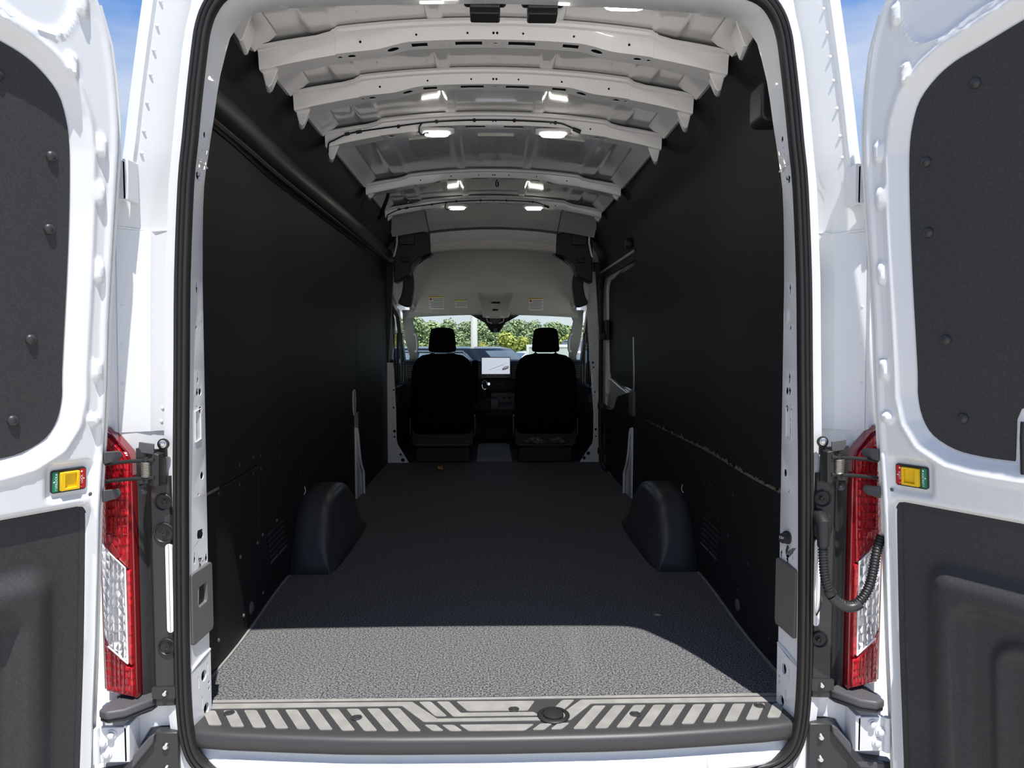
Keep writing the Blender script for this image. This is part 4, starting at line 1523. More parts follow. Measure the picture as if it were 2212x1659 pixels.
# ================================================================== wheel arch covers
for s, side in ((-1, 'left'), (1, 'right')):
    # rings run along the van; each ring goes from the wall over the top down to the floor
    rings = []
    for y, zt, xb, xt in ((1.322, .003, .722, .724), (1.345, .050, .716, .726), (1.385, .115, .710, .732), (1.425, .175, .706, .738), (1.465, .232, .703, .742), (1.51, .272, .701, .745), (1.58, .300, .700, .747), (1.68, .314, .699, .748),
                          (1.82, .314, .698, .748), (1.95, .290, .699, .748), (2.07, .225, .703, .748), (2.17, .135, .709, .748), (2.25, .045, .718, .745), (2.285, .003, .724, .735)):
        r = min(.060, zt * .6)
        ring = [(.897 if y > 1.33 else .895, zt), (lerp(.897, xt + r, .5), zt)]
        for k in range(8):
            a = math.radians(90 + 11.5 * k)
            ring.append((xt + r + r * math.cos(a), zt - r + r * math.sin(a)))
        ring += [(lerp(xt, xb, .35), (zt - r) * .6), (lerp(xt, xb, .7), (zt - r) * .28), (xb, 0.0)]
        rings.append([(s * x, y, z) for x, z in ring])
    m = MB()
    m.loft(rings, closed=False, caps=False)
    wa = tag(obj('wheel_arch_cover', m, 'wheel_plastic', None, sharp=0), 'black moulded plastic wheel arch cover against the %s wall' % side, 'wheel arch cover', 'wheel arch covers')
    so = wa.modifiers.new('thick', 'SOLIDIFY')
    so.thickness = .004
    so.offset = -1

# ================================================================== dome lights
def dome_light(x, y, z, label, power):
    t = thing('dome_light', label, 'ceiling light', (0, 0, 0), 'dome lights under the roof')
    m = MB()
    m.loft([[(hx * u, hy * v, zz) for u, v in rrect(-1, 1, -1, 1, .45, 4)] for hx, hy, zz in ((.082, .026, .0), (.080, .025, -.006), (.066, .021, -.012), (.055, .019, -.014))])
    obj('housing', m, 'lamp_body', t)
    m = MB()
    m.loft([[(hx * u, hy * v, zz) for u, v in rrect(-1, 1, -1, 1, .4, 4)] for hx, hy, zz in ((.054, .018, -.0135), (.052, .0175, -.020), (.046, .015, -.0235))])
    obj('lens', m, 'lamp_lens', t)
    t.location = (x, y, z)
    t.rotation_euler = (math.radians(-14), 0, 0)
    return t


dome_light(-.262, 1.545, 1.972, 'lit white dome light on the third roof rib, left of centre', 3)
dome_light(.267, 1.545, 1.972, 'lit white dome light on the third roof rib, right of centre', 3)
dome_light(-.258, 3.40, 1.977, 'lit white dome light on the foremost roof rib, left of centre', 3)
dome_light(.284, 3.40, 1.977, 'lit white dome light on the foremost roof rib, right of centre', 3)
dome_light(.355, .205, 1.950, 'lit white dome light above the rear opening', 3)

# ================================================================== wiring along the ribs
def harness(ry, d, label):
    t = thing('wiring_harness', label, 'cable', (0, ry, 1.97), 'wiring harnesses on the roof ribs')

    def pt(x, fz=.45, dy=-.006):
        zt = skin_z(x)
        return Vector((x, ry - .012 + dy, zt - .016 - fz * (rib_depth(x, d) - .02)))
    pts = [Vector((-.748, ry - .01, 1.86)), Vector((-.742, ry - .02, 1.90)), pt(-.72, .8), pt(-.66, .45), pt(-.58, .40), pt(-.45, .40), pt(-.30, .42), pt(-.15, .42), pt(0, .42), pt(.15, .42), pt(.28, .42), pt(.33, .65), pt(.375, 1.0)]
    m = MB()
    m.tube(smooth_path(pts, 4), .0038, 6)
    obj('cable', m, 'cable', t)
    for x in (-.43, -.26, -.09, .09, .275):
        m = MB()
        m.lathe([(.008, -.001), (.008, .004), (.004, .008)], pt(x, .40, -.002), (0, -1, 0), 10)
        obj('cable_clip', m, 'cable', t)
    for x0, x1, f0, f1, r0 in ((-.67, -.65, .43, .42, .0075), (-.62, -.595, .43, .42, .0075), (.355, .39, .9, 1.05, .009)):
        m = MB()
        m.tube([pt(x0, f0), pt(x1, f1)], r0, 8)
        obj('tape_wrap', m, 'cable', t)
    m = MB()
    q = pt(-.325, .42)
    m.tube(smooth_path([q, q + Vector((-.012, -.006, -.02)), q + Vector((-.010, -.006, -.045)), q + Vector((.004, -.004, -.052)), q + Vector((.014, 0, -.044)), q + Vector((.030, .01, -.040))], 4), .0036, 6)
    obj('cable_loop', m, 'cable', t)


harness(1.53, .040, 'black wiring harness clipped along the third roof rib')
harness(3.39, .036, 'black wiring harness clipped along the foremost roof rib')
t = thing('wiring_lead', 'short black wire hanging from the fourth roof rib at the centre', 'cable', (0, 2.6, 1.97))
m = MB()
m.tube(smooth_path([(.02, 2.62, 1.988), (.012, 2.60, 1.965), (.016, 2.60, 1.945), (.026, 2.60, 1.95), (.024, 2.61, 1.975)], 4), .004, 6)
obj('cable', m, 'cable', t)
t = thing('roof_connector', 'black connector and wire at the left roof edge ahead of the fourth rib', 'cable', (-.66, 2.9, 1.93))
m = MB()
m.tube(smooth_path([(-.66, 2.85, 1.975), (-.67, 2.87, 1.93), (-.70, 2.90, 1.87), (-.72, 2.95, 1.84), (-.745, 3.0, 1.82)], 4), .012, 8)
obj('wrapped_wire', m, 'cable', t)
m = MB()
m.rbox(-.69, -.645, 2.83, 2.87, 1.965, 1.995, .006)
obj('plug', m, 'plastic_black', t)

# ================================================================== door strikers under the header
for x, label in ((-.030, 'black door latch unit under the header, left of centre'), (.127, 'black door latch unit under the header, right of centre')):
    t = thing('door_latch', label, 'latch', (x, .2, 1.93), 'latch units under the header')
    m = MB()
    m.rbox(x - .041, x + .041, .170, .230, 1.893, 1.968, .006)
    obj('latch_body', m, 'plastic_black', t, bevel=.003)
    m = MB()
    m.rbox(x - .058, x + .058, .172, .200, 1.921, 1.968, .010)
    obj('flange', m, 'plastic_black', t, bevel=.003)
    m = MB()
    m.prism([(x - .040, 1.908), (x + .040, 1.908), (x + .040, 1.966), (x - .040, 1.966)], .160, .169, lambda u, v, w_: (u, w_, v))
    pl = obj('striker_plate', m, 'plastic_step', t, bevel=.002)
    for dx in (-.026, .001):
        m = MB()
        m.tube([(x + dx - .006, .157, 1.965), (x + dx - .006, .155, 1.918), (x + dx, .155, 1.913), (x + dx + .006, .155, 1.918), (x + dx + .006, .155, 1.965)], .0022, 6)
        obj('striker_hook', m, 'steel', t)
    m = MB()
    m.lathe([(.012, 0), (.012, .010), (.008, .012)], (x + .026, .160, 1.922), (0, -1, -.2), 14)
    obj('buffer', m, 'rubber', t)

# ================================================================== sliding door on the right (seen past the lining)
d3 = thing('door_3', 'white sliding side door with black window panel ahead of the right lining', 'van door', (.93, 3.5, 0), kind='structure')
m = MB()
m.prism([(2.7, 0.0), (4.40, 0.0), (4.40, 1.60), (2.7, 1.60)], .955, .985, lambda u, v, w_: (w_, u, v))
obj('door_shell', m, 'paint_inner', d3)
fr_ = lambda u, v, w_: (w_, u, v)
body, cu = MB(), MB()
body.prism([(2.72, .50), (4.36, .50), (4.36, 1.45), (4.28, 1.57), (2.72, 1.59)], .925, .956, fr_)
cu.prism([(p.x, p.y) for p in smooth_path([(2.80, .72, 0), (3.9, .73, 0), (4.06, .76, 0), (4.12, .86, 0), (4.17, 1.30, 0), (4.17, 1.44, 0), (4.10, 1.50, 0), (3.9, 1.515, 0), (2.80, 1.515, 0)], 3, True)], .90, .98, fr_)
obj('window_frame', cut(body, cu, 'window_frame'), 'paint_inner', d3, bevel=.008, seg=3)
m = MB()
m.prism([(2.75, .70), (4.18, .70), (4.18, 1.53), (2.75, 1.53)], .944, .950, fr_)
obj('window_panel', m, 'liner', d3)
m = MB()
m.prism([(p.x, p.y) for p in smooth_path([(2.75, .645, 0), (3.45, .640, 0), (3.60, .60, 0), (3.70, .53, 0), (3.85, .50, 0), (4.12, .47, 0), (4.20, .30, 0), (4.20, .06, 0), (4.10, .012, 0), (2.75, .012, 0)], 3, True)], .912, .924, fr_)
obj('lower_panel', m, 'plastic_black', d3, bevel=.006)
m = MB()
m.prism([(4.05, 1.04), (4.24, 1.04), (4.24, 1.20), (4.05, 1.20)], .905, .93, fr_)
obj('latch_cover', m, 'plastic_black', d3, bevel=.004)
m = MB()
m.tube([(.920, 4.08, .60), (.915, 4.10, .68), (.925, 4.12, .78)], .012, 8)
obj('pressed_edge', m, 'paint_inner', d3)
# top rail over the sliding door
m = MB()
m.box(.895, .912, 2.84, 4.38, 1.595, 1.612)
obj('rail_lip', m, 'paint_inner', d3, bevel=.003)
m = MB()
m.box(.912, .93, 2.84, 4.38, 1.55, 1.60)
obj('rail_channel', m, 'plastic_black', d3)
t = thing('door_gasket', 'black rubber gasket up the front edge of the sliding door opening', 'rubber seal', (.88, 4.25, 0))
m = MB()
m.tube(smooth_path([(.885, 3.90, .014), (.885, 4.05, .03), (.884, 4.14, .09), (.884, 4.20, .30), (.886, 4.22, .7), (.886, 4.22, 1.1), (.884, 4.24, 1.40), (.880, 4.22, 1.50), (.88, 4.10, 1.56)], 5), .018, 8)
obj('gasket', m, 'rubber', t)
for z in (.12, .50, 1.07):
    m = MB()
    m.box(.865, .905, 4.14, 4.24, z - .025, z + .025)
    obj('gasket_clip', m, 'plastic_black', t, bevel=.004)
# door grip on the edge of the right lining
t = thing('pillar_grip', 'dark grey grip cover on the front edge of the right lining', 'cover plate', (.86, 2.69, .54))
m = MB()
m.rbox(.878, .908, 2.79, 2.915, .545, .705, .010, 'Y')
obj('grip', m, 'plastic_grey', t, bevel=.006, seg=3)
m = MB()
m.prism([(2.835, .71), (2.88, .71), (2.90, 1.02), (2.895, 1.05)], .898, .904, fr_)
obj('lining_flap', m, 'paint_inner', t)
t = thing('lining_knob', 'small black knob at the top front corner of the right lining', 'knob', (.86, 2.92, 1.63))
m = MB()
m.lathe([(.03, 0), (.036, .01), (.036, .03), (.028, .045), (.01, .05)], (.896, 2.93, 1.655), (-1, 0, 0), 16)
obj('knob', m, 'plastic_black', t)

# ================================================================== pillars at the front of the cargo area
FRP = lambda u, v, w_: (u, w_, v)
for s, w in ((-1, wl_), (1, wr_)):
    m = MB()
    if s < 0:
        poly = [(-.900, -.01), (-.720, -.01), (-.727, .012), (-.815, .16), (-.822, .20), (-.826, .47), (-.842, .80), (-.852, .85), (-.900, .85)]
    else:
        poly = [(.900, -.01), (.735, -.01), (.742, .012), (.842, .16), (.850, .20), (.852, .42), (.815, .90), (.798, 1.18), (.785, 1.40), (.782, 1.60), (.86, 1.62), (.875, 1.40), (.895, 1.10), (.900, .40)]
    body, cu = MB(), MB()
    body.prism(poly, 4.395, 4.405, FRP)
    hs = ((-.845, .62, .008), (-.845, .47, .008), (-.84, .27, .012), (-.84, .22, .009), (-.79, .07, .010), (-.772, .022, .016)) if s < 0 else ((.832, 1.15, .008), (.845, .85, .010), (.85, .81, .008), (.865, .60, .007), (.872, .28, .011), (.874, .22, .007), (.81, .075, .016), (.775, .035, .014), (.828, 1.0, .006))
    for x, z, r in hs:
        cu.prism([(x + r * math.cos(k * math.pi / 6), z + r * math.sin(k * math.pi / 6)) for k in range(12)], 4.38, 4.42, FRP)
    obj('front_flange', cut(body, cu, 'front_flange'), 'paint_inner', w, bevel=.002)
    # cab side of the pillar
    m = MB()
    m.prism([(s * .77, -.05), (s * .88, .16), (s * .885, .9), (s * .86, 1.3), (s * .84, 1.7), (s * 1.0, 1.7), (s * 1.0, -.05)], 4.41, 4.47, FRP)
    obj('pillar_core', m, 'plastic_black', w)
    # black curved trim and the metal cheek beside it at head height
    t = thing('pillar_garnish', 'curved black trim cap at the top of the %s cab pillar' % ('left' if s < 0 else 'right'), 'pillar trim', (s * .73, 4.36, 1.33), 'curved caps on the cab pillars')
    outl = [(.790, 1.665), (.730, 1.660), (.690, 1.625), (.668, 1.56), (.664, 1.48), (.678, 1.38), (.695, 1.325), (.735, 1.318), (.790, 1.345), (.785, 1.37), (.770, 1.40), (.755, 1.46), (.750, 1.53), (.765, 1.58), (.790, 1.61)]
    m = MB()
    m.prism([(s * p.x, p.y) for p in smooth_path([(a_, b_, 0) for a_, b_ in outl], 3, True)], 4.33, 4.42, FRP)
    obj('cap', m, 'plastic_black', t, bevel=.008, seg=3)
    m = MB()
    m.prism([(s * .80, 1.60), (s * .765, 1.575), (s * .752, 1.50), (s * .770, 1.40), (s * .80, 1.36)], 4.35, 4.37, FRP)
    obj('cheek', m, 'paint_inner', t)
    # dark foam filler below the front roof panel
    t = thing('roof_filler', 'dark padded filler block under the front roof corner on the %s' % ('left' if s < 0 else 'right'), 'roof filler', (s * .65, 4.15, 1.6), 'filler blocks under the front roof corners')
    m = MB()
    m.prism([(s * a_, b_) for a_, b_ in ((.800, 1.955), (.700, 1.965), (.635, 1.975), (.555, 1.905), (.500, 1.885), (.492, 1.735), (.56, 1.715), (.60, 1.70), (.655, 1.64), (.675, 1.56), (.80, 1.50))], 4.13, 4.30, FRP)
    blk = obj('filler', m, 'plastic_black', t, bevel=.01, seg=3)
    m = MB()
    m.rbox(min(s * .75, s * .63), max(s * .75, s * .63), 4.10, 4.14, 1.80, 1.95, .012)
    obj('pocket_panel', m, 'plastic_dark', t, bevel=.006)
    m = MB()
    m.rbox(min(s * .755, s * .625), max(s * .755, s * .625), 4.09, 4.15, 1.955, 1.985, .008)
    obj('pocket_lip', m, 'plastic_black', t, bevel=.004)
    m = MB()
    m.rbox(min(s * .74, s * .67), max(s * .74, s * .67), 4.11, 4.14, 1.66, 1.70, .008)
    obj('vent_slot', m, 'seat_plastic', t, bevel=.004)
    m = MB()
    m.tube([(s * .772, 4.10, 1.93), (s * .768, 4.10, 1.82), (s * .79, 4.11, 1.72), (s * .80, 4.11, 1.705)], .008, 6)
    obj('edge_strip', m, 'paint_inner', t)

# ================================================================== cab: headliner, windscreen, doors, floor
hl = thing('headliner', 'grey beige fabric headliner curving down to the windscreen', 'headliner', (0, 5, 1.6), kind='structure')
m = MB()
rings = []
for y, z, hw in ((4.085, 1.822, .50), (4.14, 1.830, .515), (4.24, 1.825, .56), (4.38, 1.79, .64), (4.55, 1.73, .69), (4.80, 1.63, .73), (5.05, 1.515, .78), (5.25, 1.42, .80), (5.42, 1.335, .83), (5.55, 1.30, .86)):
    ring = []
    for k in range(25):
        u = lerp(-1, 1, k / 24)
        ring.append((u * hw, y, z - .03 * u * u - (.10 if y < 5.1 else .10 * max(0, (5.42 - y)) / .32) * max(0, abs(u) - .86) / .14))
    rings.append(ring)
m.loft(rings, closed=False, caps=False)
obj('fabric', m, 'headliner', hl, sharp=0)
m = MB()
rings = []
for k in range(25):
    x = lerp(-.50, .50, k / 24)
    z0 = 1.825 - .11 * x * x
    rings.append([(x, 4.080, z0 + .01), (x, 4.085, z0 - .045), (x, 4.10, z0 - .062), (x, 4.14, z0 - .065), (x, 4.20, z0 - .05), (x, 4.24, z0)])
m.loft(rings, closed=False, caps=False)
obj('front_fold', m, 'headliner', hl, sharp=0)
# closing shell of the cab above and beside the fabric
m = MB()
m.add([(-1, 4.4, 2.0), (1, 4.4, 2.0), (.9, 5.75, 1.40), (-.9, 5.75, 1.40)], [(0, 1, 2, 3)])
m.add([(-1, 4.4, 2.0), (-1, 4.4, 1.5), (-.9, 5.75, 1.30), (-.9, 5.75, 1.40)], [(0, 1, 2, 3)])
m.add([(1, 4.4, 2.0), (1, 4.4, 1.5), (.9, 5.75, 1.30), (.9, 5.75, 1.40)], [(0, 1, 2, 3)])
obj('cab_roof', m, 'paint', hl, smooth=False)
for s in (-1, 1):
    # light windscreen pillar trim
    m = MB()
    m.loft([[(s * a_, y, z), (s * b_, y - .03, z), (s * b_, y + .05, z), (s * a_, y + .05, z)] for a_, b_, y, z in
            ((.70, .90, 5.50, 1.345), (.775, .90, 5.56, 1.31), (.812, .905, 5.62, 1.24), (.790, .90, 5.66, 1.12), (.780, .885, 5.72, 1.0), (.785, .86, 5.78, .88), (.80, .88, 5.82, .75))])
    obj('pillar_trim', m, 'headliner_light', hl, bevel=.006)
    # grab handle on it
    m = MB()
    m.tube(smooth_path([(s * .790, 5.60, 1.11), (s * .768, 5.56, 1.09), (s * .758, 5.56, 1.02), (s * .762, 5.58, .95), (s * .785, 5.64, .935)], 4), .012, 8)
    obj('grab_handle', m, 'headliner_light', hl)

win = thing('window_1', 'windscreen at the front of the van with cars and trees beyond', 'windscreen', (0, 5.9, .7), kind='structure')
m = MB()
rings = []
for k in range(13):
    u = lerp(-1, 1, k / 12)
    rings.append([(u * .86, 5.60 - .02 * u * u, 1.335), (u * .90, 5.95 - .06 * u * u, 1.05), (u * .95, 6.45 - .16 * u * u, .66)])
m.loft(rings, closed=False, caps=False)
obj('pane', m, 'glass', win, sharp=0)

for s, nm in ((-1, 'door_4'), (1, 'door_5')):
    side = 'left' if s < 0 else 'right'
    dr = thing(nm, 'front cab door on the %s with window and dark lower trim' % side, 'van door', (s * .93, 5.2, 0), kind='structure')
    X = lambda u, v, w_, s=s: (s * w_, u, v)
    body, cu = MB(), MB()
    body.prism([(4.45, -.35), (6.30, -.35), (6.30, .62), (5.55, 1.36), (4.45, 1.60)], .93, .99, X)
    cu.prism([(4.62, .62), (6.16, .60), (6.10, .66), (5.50, 1.27), (4.62, 1.46)], .80, 1.1, X)
    obj('door_frame', cut(body, cu, 'door_frame'), 'plastic_dark', dr, bevel=.006)
    m = MB()
    m.prism([(4.5, -.3), (6.25, -.3), (6.25, .60), (4.5, .62)], .885, .931, X)
    obj('door_trim', m, 'plastic_dark', dr, bevel=.01)
    m = MB()
    m.prism([(4.60, .60), (6.18, .58), (6.12, .67), (5.52, 1.29), (4.60, 1.48)], .948, .952, X)
    obj('window_pane', m, 'glass', dr)
    m = MB()
    m.tube([(s * .93, 5.66, .61), (s * .93, 5.66, 1.12)], .012, 6)
    obj('quarter_post', m, 'plastic_black', dr)
    m = MB()
    m.tube([(s * .86, 4.50, 1.30), (s * .86, 4.52, 1.15), (s * .84, 4.56, .60), (s * .82, 4.58, .35)], .004, 6)
    blt = obj('seat_belt', m, 'seat_cloth', dr)
    m = MB()
    m.rbox(min(s * .83, s * .855), max(s * .83, s * .855), 4.55, 4.57, .50, .56, .008)
    obj('belt_buckle', m, 'plastic_black', dr)
    # outside mirror
    t = thing('side_mirror', 'dark outside mirror seen through the %s cab window' % side, 'mirror', (s * 1.15, 6.0, .75), 'outside mirrors')
    m = MB()
    m.rbox(min(s * 1.04, s * 1.26), max(s * 1.04, s * 1.26), 6.0, 6.12, .70, 1.06, .05)
    obj('mirror_shell', m, 'plastic_black', t, bevel=.02, seg=3)
    m = MB()
    m.rbox(min(s * 1.06, s * 1.24), max(s * 1.06, s * 1.24), 5.995, 6.002, .73, 1.03, .04)
    obj('mirror_glass', m, 'chrome', t)

m = MB()
m.box(-.98, .98, 6.02, 6.10, -.10, .78)
tag(obj('wall_front', m, 'dash', None, smooth=False), 'black bulkhead below the dashboard', 'bulkhead', kind='structure')
# cab floor mat with tread
t = thing('cab_floor_mat', 'ribbed dark grey floor mat between the two seats', 'floor mat', (0, 4.4, 0))
m = MB()
m.prism([(-.150, 4.44), (.160, 4.44), (.160, 5.50), (.12, 5.62), (-.10, 5.62), (-.150, 5.50)], -.010, .006)
obj('mat_base', m, 'mat_grey', t, bevel=.003)
for k in range(15):
    y = 4.52 + k * .068
    m = MB()
    m.box(-.125, .135, y, y + .024, .006, .013)
    obj('tread_bar', m, 'mat_grey', t)
m = MB()
m.box(-.98, .98, 4.42, 6.3, -.012, -.002)
tag(obj('cab_floor', m, 'dash', None, smooth=False), 'black cab floor under the seats and dashboard', 'floor', kind='structure')
t = thing('paper_tag', 'small orange yellow tag on the floor behind the left seat', 'tag', (-.43, 4.05, 0))
m = MB()
m.add([(-.462, 4.23, .001), (-.425, 4.23, .001), (-.405, 4.02, .004), (-.440, 4.00, .012), (-.455, 4.05, .018)], [(0, 1, 2, 3, 4)])
o = obj('tag_sheet', m, 'orange', t)
o.modifiers.new('thick', 'SOLIDIFY').thickness = .002

# ================================================================== seats
def seat(xc, label, inner):
    """inner = +1 when the aisle is towards +x"""
    t = thing('bucket_chair', label, 'seat', (xc, 4.55, 0), 'cab seats')
    half = [(.0, .928), (.10, .926), (.17, .912), (.215, .880), (.243, .830), (.256, .77), (.262, .65), (.265, .50), (.262, .38), (.252, .30), (.235, .25)]
    ol = [(xc - a_, b_) for a_, b_ in half[::-1]] + [(xc + a_, b_) for a_, b_ in half[1:]]
    m = MB()
    m.prism(ol, 4.315, 4.46, FRP)
    b = obj('backrest', m, 'seat_cloth', t, bevel=.035, seg=4)
    m = MB()
    m.prism([(xc - .20, .30), (xc + .20, .30), (xc + .21, .70), (xc + .18, .84), (xc - .18, .84), (xc - .21, .70)], 4.306, 4.32, FRP)
    obj('back_panel', m, 'seat_cloth', t, bevel=.01, seg=3)
    m = MB()
    m.prism([(p.x, p.y) for p in smooth_path([(xc - .105, .945, 0), (xc, .938, 0), (xc + .105, .945, 0), (xc + .112, .99, 0), (xc + .100, 1.10, 0), (xc + .078, 1.138, 0), (xc, 1.146, 0), (xc - .078, 1.138, 0), (xc - .100, 1.10, 0), (xc - .112, .99, 0)], 3, True)], 4.33, 4.43, FRP)
    obj('headrest', m, 'seat_cloth', t, bevel=.025, seg=4)
    for dx in (-.085, .085):
        m = MB()
        m.tube([(xc + dx, 4.385, .905), (xc + dx, 4.385, .960)], .008, 8)
        obj('headrest_post', m, 'chrome', t)
        m = MB()
        m.lathe([(.020, 0), (.020, .010), (.012, .014)], (xc + dx, 4.385, .918), (0, 0, 1), 12)
        obj('post_socket', m, 'seat_plastic', t)
    m = MB()
    m.rbox(xc - .25, xc + .25, 4.40, 4.95, .30, .44, .05, 'X')
    obj('cushion', m, 'seat_cloth', t, bevel=.03, seg=3)
    m = MB()
    m.prism([(xc - .275, .30), (xc - .265, .16), (xc - .23, .13), (xc + .23, .13), (xc + .265, .16), (xc + .275, .30), (xc + .24, .34), (xc - .24, .34)], 4.36, 4.90, FRP)
    obj('seat_frame', m, 'seat_plastic', t, bevel=.012)
    m = MB()
    m.prism([(xc - .235, .0), (xc + .235, .0), (xc + .225, .15), (xc - .225, .15)], 4.40, 4.88, FRP)
    obj('pedestal', m, 'seat_plastic', t, bevel=.008)
    for z in (.185, .155):
        m = MB()
        m.box(xc - .225, xc + .225, 4.345, 4.362, z, z + .006)
        obj('frame_rail', m, 'plastic_grey' if z < .16 else 'plastic_dark', t)
    for sx in (-1, 1):
        m = MB()
        m.rbox(xc + sx * .262 - .016, xc + sx * .262 + .016, 4.35, 4.52, .25, .40, .02)
        obj('recliner_cover', m, 'plastic_black', t, bevel=.008)
        m = MB()
        m.tube([(xc + sx * .272, 4.345, .38), (xc + sx * .268, 4.345, .24)], .006, 6)
        obj('frame_edge', m, 'plastic_step', t)
    return t


st1 = seat(-.43, 'black driver seat on the left with a headrest and armrest', 1)
st2 = seat(.44, 'black passenger seat on the right with a headrest', -1)
m = MB()
m.rbox(-.180, -.128, 4.36, 4.46, .50, .872, .016)
obj('armrest', m, 'seat_cloth', st1, bevel=.014, seg=3)
t = thing('plastic_bag', 'crumpled clear plastic bag tucked under the right seat back', 'plastic bag', (.44, 4.34, .16))
m = MB()
rnd = random.Random(5)
rings = []
for k in range(24):
    u = k / 23
    x = lerp(.255, .615, u)
    hgt = (.055 + .03 * math.sin(u * 9) + rnd.uniform(-.012, .012)) * math.sin(math.pi * min(max(u, .04), .96)) ** .4
    rings.append([(x + rnd.uniform(-.006, .006), 4.342 + rnd.uniform(-.004, .004), .166), (x, 4.305 + rnd.uniform(-.015, .01), .170 + rnd.uniform(0, .01)), (x + rnd.uniform(-.01, .01), 4.300 + rnd.uniform(-.012, .012), .17 + hgt * .5),
                  (x + rnd.uniform(-.01, .01), 4.318 + rnd.uniform(-.012, .012), .17 + hgt * .85), (x, 4.345, .17 + hgt)])
m.loft(rings)
obj('bag', m, 'bag', t, sharp=18)

# ================================================================== dashboard
ds = thing('dashboard', 'black dashboard with air vents and a gloss strip across the cab', 'dashboard', (0, 5.6, .3))
m = MB()
m.loft([[(x, 5.52, .34), (x, 5.50, .43), (x, 5.53, .55), (x, 5.50, .64), (x, 5.50, .80), (x, 5.54, .838), (x, 5.70, .850), (x, 6.20, .80), (x, 6.40, .70), (x, 6.40, .34)] for x in (-.90, -.5, 0, .5, .90)])
obj('dash_body', m, 'dash', ds, bevel=.012, seg=3)
m = MB()
m.rbox(-.20, .60, 5.478, 5.51, .545, .655, .03)
obj('gloss_strip', m, 'dash_gloss', ds, bevel=.006)
m = MB()
m.rbox(-.13, .60, 5.485, 5.52, .425, .525, .02)
obj('glovebox_lid', m, 'plastic_dark', ds, bevel=.006)
m = MB()
m.loft([[(x, 5.30 + dy, .30), (x, 5.28 + dy, .385), (x, 5.34 + dy, .42), (x, 5.50, .43), (x, 5.50, .25)] for x, dy in ((-.09, .02), (.0, 0), (.22, 0), (.30, .02))])
obj('lower_shelf', m, 'plastic_dark', ds, bevel=.006)
for xv in (-.135, .225):
    m = MB()
    m.rbox(xv - .045, xv + .045, 5.478, 5.505, .655, .815, .012)
    fv = obj('vent_bezel', m, 'plastic_black', ds, bevel=.004)
    for k in range(6):
        m = MB()
        m.box(xv - .036, xv + .036, 5.470, 5.480, .675 + k * .022, .682 + k * .022)
        obj('vent_slat', m, 'plastic_grey', fv)
m = MB()
m.lathe([(.020, 0), (.020, .008), (.016, .010), (.013, .010), (.013, .006), (.002, .006)], (-.045, 5.478, .612), (0, -1, 0), 16)
obj('start_knob', m, 'chrome', ds)
for k in range(5):
    m = MB()
    m.box(.0 + k * .022, .012 + k * .022, 5.4755, 5.479, .609, .614)
    obj('button', m, 'plastic_grey', ds)
for x in (.11, .165):
    m = MB()
    m.lathe([(.014, 0), (.014, .006), (.010, .008)], (x, 5.486, .478), (0, -1, 0), 12)
    obj('socket', m, 'plastic_black', ds)
# far dash ends by the windscreen pillars
for s in (-1, 1):
    m = MB()
    m.rbox(min(s * .74, s * .86), max(s * .74, s * .86), 5.47, 5.51, .66, .82, .02)
    fv = obj('vent_bezel', m, 'plastic_black', ds, bevel=.004)
    for k in range(6):
        m = MB()
        m.box(min(s * .755, s * .845), max(s * .755, s * .845), 5.462, 5.472, .68 + k * .022, .687 + k * .022)
        obj('vent_slat', m, 'plastic_grey', fv)

sc = thing('touch_screen', 'lit touch screen showing a white display, standing on the dashboard', 'screen', (.025, 5.44, .68))
m = MB()
m.rbox(-.120, .170, 5.425, 5.455, .678, .880, .008)
obj('screen_case', m, 'screen_dark', sc, bevel=.002)
m = MB()
m.box(-.113, .163, 5.4225, 5.4255, .714, .873)
dsp = obj('display', m, 'screen_lit', sc)
m = MB()
m.box(-.113, .163, 5.4225, 5.4255, .684, .709)
obj('button_bar', m, 'plastic_step', sc)
for x in (-.06, -.03, 0, .02, .06, .09):
    m = MB()
    m.box(x, x + .006, 5.421, 5.4228, .694, .700)
    obj('bar_icon', m, 'sticker', dsp)
m = MB()
m.prism([(-.040, .757), (-.038, .754), (.105, .806), (.103, .809)], 5.4212, 5.4226, FRP)
obj('screen_line', m, 'screen_line', dsp)
m = MB()
m.prism([(p.x, p.y) for p in smooth_path([(.085, .758, 0), (.10, .752, 0), (.135, .762, 0), (.150, .775, 0), (.148, .792, 0), (.125, .792, 0), (.10, .778, 0)], 3, True)], 5.4212, 5.4226, FRP)
obj('screen_car', m, 'screen_line', dsp)
m = MB()
m.prism([(.100, .775), (.125, .789), (.144, .789), (.140, .780), (.115, .770)], 5.4205, 5.4214, FRP)
obj('screen_car_top', m, 'screen_pale', dsp)
m = MB()
m.box(.085, .155, 5.4212, 5.4226, .808, .842)
obj('screen_tile', m, 'screen_lit', dsp)
for x, z, w2 in ((-.085, .805, .008), (-.085, .752, .010), (-.03, .752, .008), (.0, .85, .014), (.0, .805, .01), (.03, .752, .02), (.06, .752, .015), (-.085, .862, .014), (.13, .862, .012), (.10, .832, .012), (.12, .818, .02)):
    m = MB()
    m.box(x, x + w2, 5.4205, 5.4222, z, z + .0045)
    obj('screen_text', m, 'screen_pale', dsp)

